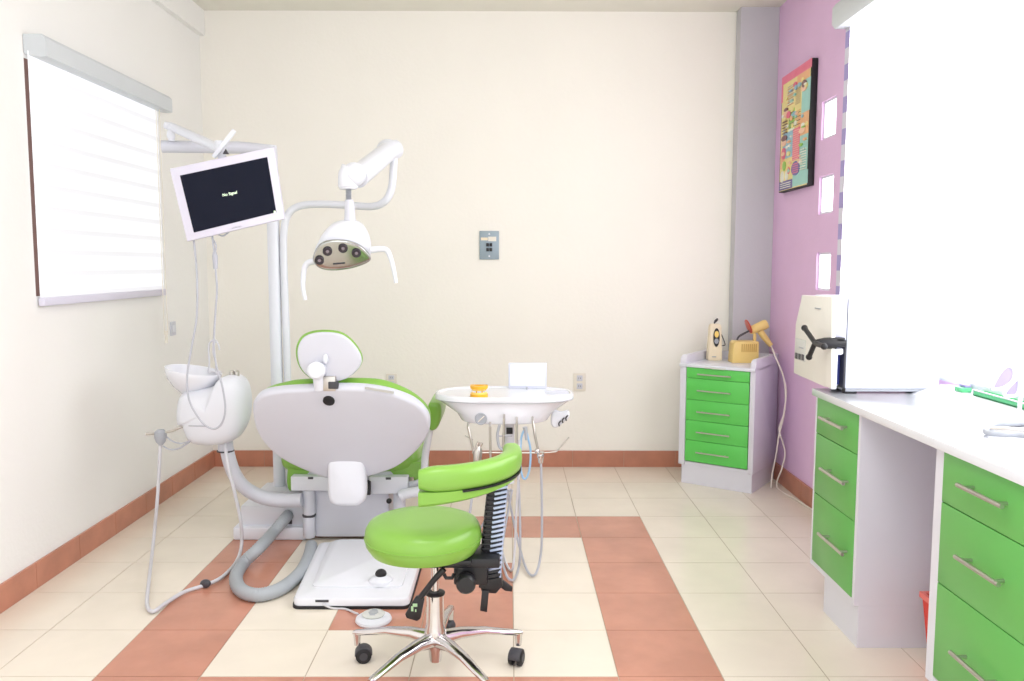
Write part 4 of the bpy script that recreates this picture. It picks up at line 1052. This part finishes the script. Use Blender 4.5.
# ------------------------------------------------------------------ delivery unit
def delivery():
    YC = 3.56
    q = lambda u, v, Y=YC: at(u, v, Y=Y)
    xl, xr = q(435.5, 394).x, q(573.5, 392).x
    cx, hw, hd = (xl+xr)/2, (xr-xl)/2, .17
    zt = q(437, 391.5).z
    t = thing('delivery_unit', 'white oval dental instrument tray on a post with hanging tubes and pressure gauge', 'instrument tray', (cx, YC, .3))
    def ring(k, z, kx=None, n=48, sx=0):
        o = []
        for i in range(n):
            a = 2*PI*i/n; c, s = math.cos(a), math.sin(a); e = 2/2.5
            o.append((cx+sx+hw*(kx or k)*math.copysign(abs(c)**e, c), YC+hd*k*math.copysign(abs(s)**e, s), z))
        return o
    tb = MB().rings([ring(.5, zt-.117, .55), ring(.9, zt-.117, .625), ring(.93, zt-.113, .635), ring(.945, zt-.085, .69), ring(.955, zt-.055, .83), ring(.965, zt-.03, .95), ring(1, zt-.022), ring(1, zt-.006), ring(.985, zt), ring(.95, zt), ring(.93, zt-.006), ring(.6, zt-.006), ring(.2, zt-.006)])
    bd = build('tray_body', tb, 'enamel', t)
    rl = MB().tube([Vector(p)-Vector((0, 0, .0)) for p in ring(.995, zt-.024)], .0018, 6, True)
    build('rim_line', rl, 'grey', bd)
    # gauge
    gc = at(481, 418.7, Y=YC-hd*.9)
    Mt = Vector((0, -1, .0)).to_track_quat('Z', 'Y').to_matrix().to_4x4()
    g = MB(); g.mi = 0; g.lathe([(.026, -.03), (.026, .006), (.022, .008), (.021, .004), (0, .004)], gc, 24, Mt)
    g.mi = 1; g.tube([gc+Vector((-.012, -.006, -.012)), gc+Vector((.014, -.006, .012))], .0022, 6)
    build('pressure_gauge', g, ['grey', 'ivory'], t)
    # viewer
    yv = YC+.13
    a = q(508.5, 363, yv); b = q(546.5, 388, yv)
    fr = MB().box((a.x, yv, zt-.006), (b.x, yv+.012, a.z), .003)
    vf = build('film_viewer', fr, 'viewerframe', t)
    build('viewer_screen', MB().box((a.x+.008, yv-.002, zt+.006), (b.x-.008, yv+.002, a.z-.009), .001), 'viewer', vf)
    c = q(527, 386.5, YC+.1); build('tray_knob', MB().lathe([(.006, 0), (.006, .008), (.003, .012), (0, .014)], (c.x, YC+.1, zt-.006)), 'grey', t)
    c = q(559, 391, YC); mt_ = MB().pillow(smooth_path([(c.x+.075*math.cos(i*PI/6)*.8, YC+.01+.06*math.sin(i*PI/6), zt-.004) for i in range(12)], 3, True), (0, 0, -1), .004, .001)
    build('side_mat', mt_, 'viewerframe', t)
    # post and lower arm
    ps = q(509.5, 440); 
    build('support_post', MB().tube([(ps.x, YC, zt-.105), (ps.x, YC, .33)], [.022, .022], 18), 'white', t)
    build('post_cap', MB().box((ps.x-.014, YC-.025, q(509, 433).z), (ps.x+.014, YC-.02, q(509, 426.5).z), .002), 'black', t)
    e = at(400, 497, Y=CH['ys']-.02)
    build('lower_arm', MB().tube(smooth_path([(ps.x, YC, .345), (ps.x-.1, YC+.03, .33), (e.x+.05, e.y+.0, e.z+.02), (e.x, e.y, e.z)], 6), .024, 14), 'white', t)
    # instrument bar with ball joints
    Yf = YC-hd-.03
    k = lambda u, v, o=0: at(u, v, Y=Yf+o)
    br = MB().tube([k(472, 452.5), k(540, 452.8)], .004, 8).tube(smooth_path([k(540, 452.8), k(553, 452), k(558, 450), k(569, 437)], 4), .003, 8)
    build('instrument_bar', br, 'steel', t)
    jb = MB().ball(k(540.5, 455.5), .016, 14).tube([k(540.5, 452), k(540.8, 463)], [.016, .01], 12).ball(k(537, 451), .011, 10)
    build('bar_joint', jb, 'chrome', t)
    # left instrument cluster
    cl = MB().tube([k(477, 463), k(477.8, 452), k(479, 446)], [.016, .02, .008], 12).tube([k(475, 450), k(478.5, 442)], .006, 8).tube([k(479, 448), k(482, 443)], .006, 8).tube([k(465, 435.5), k(473, 440)], .0022, 6)
    build('instrument_cluster', cl, 'steel', t)
    inst = [[(468, 427), (471, 440), (474.5, 456), (476.5, 462)], [(490, 427), (490.3, 450), (490.5, 462)], [(504, 419), (503.7, 432), (503, 448)], [(516.8, 422), (516.7, 440), (516.5, 450)], [(532.8, 421.5), (535, 436), (538.5, 452)]]
    for p in inst:
        P = [k(u, v) for u, v in p]
        build('handpiece', MB().tube([P[0]+Vector((0, 0.03, .012))]+P, .0055, 10), 'steel', t)
    build('grip_clip', MB().tube(smooth_path([k(499.5, 425), k(497.5, 435), k(499, 446), k(503, 450)], 5), .006, 8).tube([k(498, 436), k(512, 436)], .003, 8), 'grey', t)
    # hoses hanging to the floor level and back up behind
    fl = lambda u, v: at(u, v, Z=.012)
    hs = [[(541, 463), (541.8, 500), (541.8, 540), (539.5, 562)], [(517, 452), (518.5, 480), (520, 520), (520, 555), (518, 570)], [(519.5, 440), (519, 470), (516.5, 510), (515, 545)], [(490.5, 462), (490, 500), (486, 540)], [(477, 463), (473, 490), (468, 530)]]
    ends = [[(534.5, 575), (527, 570), (519, 556)], [(513, 580), (506, 574), (502, 560)], [(512, 570), (505, 560), (500, 545)], [(484, 556), (487, 552), (495, 540)], [(468, 548), (474, 545), (484, 532)]]
    for i, (p, e) in enumerate(zip(hs, ends)):
        pts = [k(u, v) for u, v in p]+[at(u, v, Z=.014) for u, v in e[:2]]
        last = at(e[2][0], e[2][1], Z=.014)
        pts.append(Vector((last.x, last.y+.05, .05)))
        pts.append(Vector((ps.x+(-.012, .012, 0, -.006, .006)[i], YC+.0, .3)))
        build('instrument_hose', MB().tube(smooth_path(pts, 7), .0052, 8), 'cable' if i != 2 else 'tube', t)
    bl = smooth_path([k(525, 428), k(521.5, 437), k(520.5, 450), k(520.5, 466), k(523, 478), k(527, 477), k(530, 466), k(530.5, 450), k(528, 438), k(526, 429)], 5)
    build('coiled_tube', MB().tube(bl, .0045, 8), 'bluetube', t)
    build('syringe_tip', MB().tube([k(524.8, 427), k(526, 433), k(526.5, 440)], [.010, .008, .006], 10), 'grey', t)
    # holder slots on the right side
    for (u, v) in ((559.5, 423.5), (563, 420.3), (566.5, 418)):
        a = at(u, v, Y=YC-.05)
        build('holder_hook', MB().tube(smooth_path([a+Vector((.0, 0, -.012)), a+Vector((-.003, 0, 0)), a+Vector((.006, 0, .012))], 4), .0032, 8), 'dgrey', t)
    hr = [q(553, 411, YC-.04), q(561, 412, YC-.04), q(568.5, 411, YC-.04), q(569.5, 417, YC-.04), q(564, 422.5, YC-.04), q(556, 428, YC-.04), q(551, 424, YC-.04)]
    build('holder_arm', MB().pillow(smooth_path(hr, 4, True), (0, 1, 0), .03, .008), 'enamel', t)
    return YC, zt
YC, ZTR = delivery()

def teeth_model():
    z0 = ZTR-.006; c = at(479, 397.5, Z=z0)
    cx = c.x; cy = c.y
    t = thing('teeth_model', 'small open jaw teeth model with amber gums standing on the white instrument tray', 'teeth model', (cx, cy, z0))
    r = .029
    def jaw(z, h, up):
        P = [(cx+r*math.cos(a)*1.02, cy-.006+r*math.sin(a)*1.1, z) for a in [PI*1.02+i*PI*1.96/24*.5*1.02*1.0 for i in range(25)]]
        P = [(cx+r*math.cos(PI+i*PI/20), cy+.012+.036*math.sin(PI+i*PI/20), z) for i in range(21)]
        P = [(P[0][0], cy+.03, z)]+P+[(P[-1][0], cy+.03, z)]
        sec = [(-.009, -h/2), (.009, -h/2), (.009, h/2), (-.009, h/2)]
        j = build('upper_jaw' if up else 'lower_jaw', MB().sweep(P, sec), 'orange', t, smooth=False)
        tt = MB()
        for i in range(1, len(P)-1, 1):
            p = Vector(P[i]); p.z += (-h/2-.003) if up else (h/2+.003); tt.ball(p, .0045, 8, (1, 1, 1.3))
        build('teeth', tt, 'teeth', j)
    jaw(z0+.0075, .015, False)
    zt_ = at(478, 387, Y=cy).z
    jaw(zt_, .012, True)
    hg = MB().tube([(cx-.012, cy+.032, z0+.005), (cx-.012, cy+.036, zt_)], .003, 8).tube([(cx+.012, cy+.032, z0+.005), (cx+.012, cy+.036, zt_)], .003, 8).box((cx-.032, cy+.024, z0), (cx+.032, cy+.036, z0+.012), .002).box((cx-.032, cy+.024, zt_-.006), (cx+.032, cy+.038, zt_+.006), .002)
    build('hinge', hg, 'orange', t)
teeth_model()

# ------------------------------------------------------------------ operator stool
def stool():
    cy = 2.49; cx = at(435.5, 640, Y=cy).x
    t = thing('operator_stool', 'round green padded stool with curved back bar and chrome five-star castor base', 'stool', (cx, cy, 0))
    # base
    R = .276; hz = .125
    hub = MB().lathe([(.0, .045), (.018, .045), (.022, .08), (.03, .1), (.036, .125), (.034, .15), (.029, .17), (.0275, .24), (.0265, .262), (.0, .263)], (cx, cy, 0))
    build('hub', hub, 'chrome', t)
    for k, (ang, cas_a) in enumerate(((84, 60), (17, 160), (163, -80), (234, 30), (306, 120))):
        a = math.radians(ang); d = Vector((math.cos(a), math.sin(a), 0)); n = Vector((-d.y, d.x, 0))
        L = []
        for f, w, z, h in ((.08, .024, .118, .05), (.3, .021, .126, .036), (.6, .017, .122, .024), (.85, .014, .108, .02), (1, .013, .1, .02), (1.045, .009, .098, .014)):
            c = Vector((cx, cy, z))+d*R*f
            ring = []
            for i in range(12):
                b = 2*PI*i/12; ring.append(c+n*w*math.cos(b)+Vector((0, 0, h/2*math.sin(b))))
            L.append(ring)
        leg = build('leg', MB().rings(L), 'chrome', t)
        e = Vector((cx, cy, 0))+d*R
        st = MB().tube([e+Vector((0, 0, .1)), e+Vector((0, 0, .058))], [.013, .01], 12)
        build('castor_stem', st, 'chrome', leg)
        ca = math.radians(cas_a); ax = Vector((math.cos(ca), math.sin(ca), 0)); off = Vector((-ax.y, ax.x, 0))*.020
        cc = e+off+Vector((0, 0, .0255))
        w_ = MB(); Mt = ax.to_track_quat('Z', 'Y').to_matrix().to_4x4()
        for s in (-1, 1):
            w_.lathe([(0, -.009), (.02, -.009), (.0255, -.006), (.0255, .006), (.02, .009), (0, .009)], cc+ax*s*.014, 22, Mt)
        w_.tube([cc-ax*.012, cc+ax*.012], .009, 10)
        cas = build('castor_wheel', w_, 'rubber', leg)
        for s in (-1, 1): build('castor_rim', MB().lathe([(.0, s*.0228), (.013, s*.0228), (.0135, s*.0242), (.0, s*.0242)], cc, 20, Mt), 'dgrey', cas)
        hd_ = [cc+off.normalized()*(.029*math.cos(b))+Vector((0, 0, .029*math.sin(b))) for b in [i*PI/8 for i in range(9)]]
        h_ = MB().prism([p-ax*.02 for p in hd_], ax*.04, .003); build('castor_hood', h_, 'dgrey', leg)
    # gas lift
    build('gas_lift', MB().tube([(cx, cy, .25), (cx, cy, .385)], .0125, 16).lathe([(.03, 0), (.03, .006), (.02, .01)], (cx, cy, .262)), 'chrome', t)
    build('lift_collar', MB().lathe([(.031, 0), (.031, .006), (.02, .009), (.018, .009)], (cx, cy, .264)), 'black', t)
    # seat
    sx = at(423.5, 535, Y=cy).x; rs = .182
    zt = at(424, 504.5, Y=cy+.12).z
    zb = at(424, 567, Y=cy-.08).z
    zc = .455
    th = .108
    prof = [(0, zc-th*.52), (rs*.7, zc-th*.5), (rs*.9, zc-th*.42), (rs*.985, zc-th*.2), (rs, zc+.005), (rs*.985, zc+th*.22), (rs*.93, zc+th*.38), (rs*.8, zc+th*.47), (rs*.5, zc+th*.5), (0, zc+th*.49)]
    se = build('seat', MB().lathe(prof, (sx, cy, 0), 56), 'green', t)
    build('seat_piping', MB().tube([(sx+rs*1.0*math.cos(i*PI/28), cy+rs*1.0*math.sin(i*PI/28), zc-.002) for i in range(56)], .0022, 6, True), 'green', se)
    # mechanism
    zm = zc-th*.5
    q = lambda u, v, Y=cy: at(u, v, Y=Y)
    me_ = MB().box((q(436, 570).x-.02, cy-.07, zm-.028), (q(500, 570).x, cy+.07, zm+.002), .005)
    me_.box((cx-.1, cy-.09, zm-.012), (cx+.12, cy+.09, zm+.004), .004)
    me_.tube([q(444, 574, cy-.08), q(446, 578, cy-.08), q(452, 578, cy-.08), q(454, 574, cy-.08)], .006, 8)
    me_.box((q(455, 570).x, cy-.06, q(450, 578).z), (q(488, 570).x, cy+.03, zm+.004), .006)
    build('tilt_mechanism', me_, 'black', t)
    kc = q(466, 583, cy-.09); Mt = Vector((0, -1, 0)).to_track_quat('Z', 'Y').to_matrix().to_4x4()
    kp = MB().lathe([(.012, -.07), (.012, -.02), (.026, -.018), (.030, -.01), (.030, .012), (.024, .02), (0, .021)], kc, 20, Mt)
    build('adjusting_knob', kp, 'black', t)
    # lever
    yl = cy-.1
    build('lever_rod', MB().tube([q(444, 569, yl), q(434, 580, yl), q(420, 598, yl)], [.010, .009, .009], 10), 'black', t)
    pd = [q(421, 595.5, yl), q(424.5, 599.5, yl), q(420.5, 619, yl), q(417, 621.5, yl), q(406.5, 618.5, yl), q(405, 614.5, yl), q(415.5, 597, yl)]
    lp = build('lever_paddle', MB().prism(pd, (0, .012, 0), .003), 'black', t)
    c = q(414, 607.5, yl-.001)
    sy = MB()
    sy.box((c.x-.009, yl-.0015, c.z-.012), (c.x-.002, yl+.002, c.z+.004), .0005); sy.box((c.x-.004, yl-.0015, c.z+.002), (c.x+.010, yl+.002, c.z+.012), .0005); sy.box((c.x+.003, yl-.0015, c.z-.014), (c.x+.007, yl+.002, c.z-.006), .0005)
    build('lever_symbol', sy, mat('pale_green_mark', (170, 205, 160), .5), lp)
    # spine with bellows
    ys = 2.50
    S_ = lambda u, v, o=0: at(u, v, Y=ys+o)
    p_top, p_bot = S_(499, 474), S_(490, 586)
    N = 24
    bl = MB()
    for i in range(N):
        f0 = i/N; c = p_top+(p_bot-p_top)*(f0+.5/N); dz = (p_top-p_bot).length/N
        bend = .004*math.sin(f0*PI)
        c = c+Vector((-bend, 0, 0)); w = .032+.003*f0
        bl.mi = 0; bl.box((c.x-w, ys-.026, c.z-dz*.30), (c.x+w*.45, ys+.026, c.z+dz*.30), .003)
        bl.mi = 0; bl.box((c.x-w*.72, ys-.022, c.z-dz*.5), (c.x+w*.9, ys+.022, c.z+dz*.5))
    for i in range(1, N-2):
        f0 = i/N; c = p_top+(p_bot-p_top)*(f0+.5/N); dz = (p_top-p_bot).length/N; w = .032+.003*f0
        bl.mi = 1  # bluish highlights on the black ribs, set in as pale strips
        b2 = Matrix.Translation(c+Vector((w*.32, -.026, 0))) @ Matrix.Rotation(math.radians(-12), 4, 'Y')
        bl.box((-w*.62, -.004, -dz*.25), (w*.62, .02, dz*.25), .002, b2)
    build('bellows_spine', bl, ['black', 'stripe'], t)
    bb = MB().prism([S_(481, 570, -.03), S_(499, 570, -.03), S_(503, 586, -.03), S_(496, 594, -.03), S_(482, 593, -.03), S_(478, 582, -.03)], (0, .07, 0), .004)
    build('spine_bracket', bb, 'black', t)
    build('spine_lever', MB().prism([S_(482, 590, -.035), S_(489, 591, -.035), S_(487, 612.5, -.035), S_(480, 611, -.035)], (0, .012, 0), .002), 'black', t)
    build('spine_lever', MB().prism([S_(498, 577, .02), S_(502, 580, .02), S_(512.5, 588, .02), S_(512, 592, .02), S_(505, 591, .02), S_(497, 585, .02)], (0, .014, 0), .002), 'black', t)
    # curved torso bar
    ax_, ay_, ra = -.257, 2.545, .268
    a0, a1 = -90, 22
    def arcp(n, za, ra_=ra, a0=a0, a1=a1):
        return [(ax_+ra_*1.0*math.cos(math.radians(a0+(a1-a0)*i/n)), ay_+ra_*math.sin(math.radians(a0+(a1-a0)*i/n)), za) for i in range(n+1)]
    zbar = .690
    n = 30; P = arcp(n, zbar)
    sec = [(.03*math.copysign(abs(math.cos(b))**.7, math.cos(b)), .037*math.copysign(abs(math.sin(b))**.75, math.sin(b))) for b in [2*PI*i/24 for i in range(24)]]
    sc = [min(1, .72+.28*math.sin(min(1, i/3)*PI/2)) if i < 3 else (1 if i < n-4 else max(.35, math.cos((i-(n-4))/4*1.15))) for i in range(n+1)]
    bar = build('back_bar_cushion', MB().sweep(P, sec, sc), 'green', t)
    # lower wedge under the cushion, thinner towards the far end
    L = []
    n2 = 22
    for i in range(n2+1):
        a = math.radians(a0+(a1-30-a0)*i/n2); h = .044*(1-.75*i/n2); d = Vector((math.cos(a), math.sin(a), 0)); c = Vector((ax_, ay_, 0))+d*ra
        zt_ = zbar-.034; w = .024
        L.append([c-d*w+Vector((0, 0, zt_)), c+d*w+Vector((0, 0, zt_)), c+d*w*.9+Vector((0, 0, zt_-h*.8)), c+d*w*.5+Vector((0, 0, zt_-h)), c-d*w*.5+Vector((0, 0, zt_-h)), c-d*w*.9+Vector((0, 0, zt_-h*.8))])
    build('back_bar_base', MB().rings(L), 'green', bar)
    build('bar_slot', MB().sweep([(p[0], p[1], zbar-.036) for p in arcp(20, 0, ra, a0+25, a1-12)], [(-.0275, -.003), (.0275, -.003), (.0275, .003), (-.0275, .003)]), 'black', bar)
stool()

# ------------------------------------------------------------------ light
w = bpy.data.worlds.new('world'); bpy.context.scene.world = w; w.use_nodes = True
bg = w.node_tree.nodes['Background']; bg.inputs['Color'].default_value = (.97, .985, 1.0, 1); bg.inputs['Strength'].default_value = 1.6
def area(name, loc, rot, sx, sy, e, col=(1, 1, 1)):
    l = bpy.data.lights.new(name, 'AREA'); l.shape = 'RECTANGLE'; l.size = sx; l.size_y = sy; l.energy = e; l.color = col
    o = bpy.data.objects.new(name, l); COL.objects.link(o); o.location = loc; o.rotation_euler = rot; return o
area('overhead_fill', (-.1, 1.2, ZC-.05), (0, 0, 0), 1.2, 1.2, 26, (1, 1, 1))  # unseen fill added overhead to brighten the room
sc = bpy.context.scene
sc.view_settings.view_transform = 'Standard'
sc.view_settings.exposure = 0.28
sc.cycles.max_bounces = 8
sc.cycles.use_denoising = True
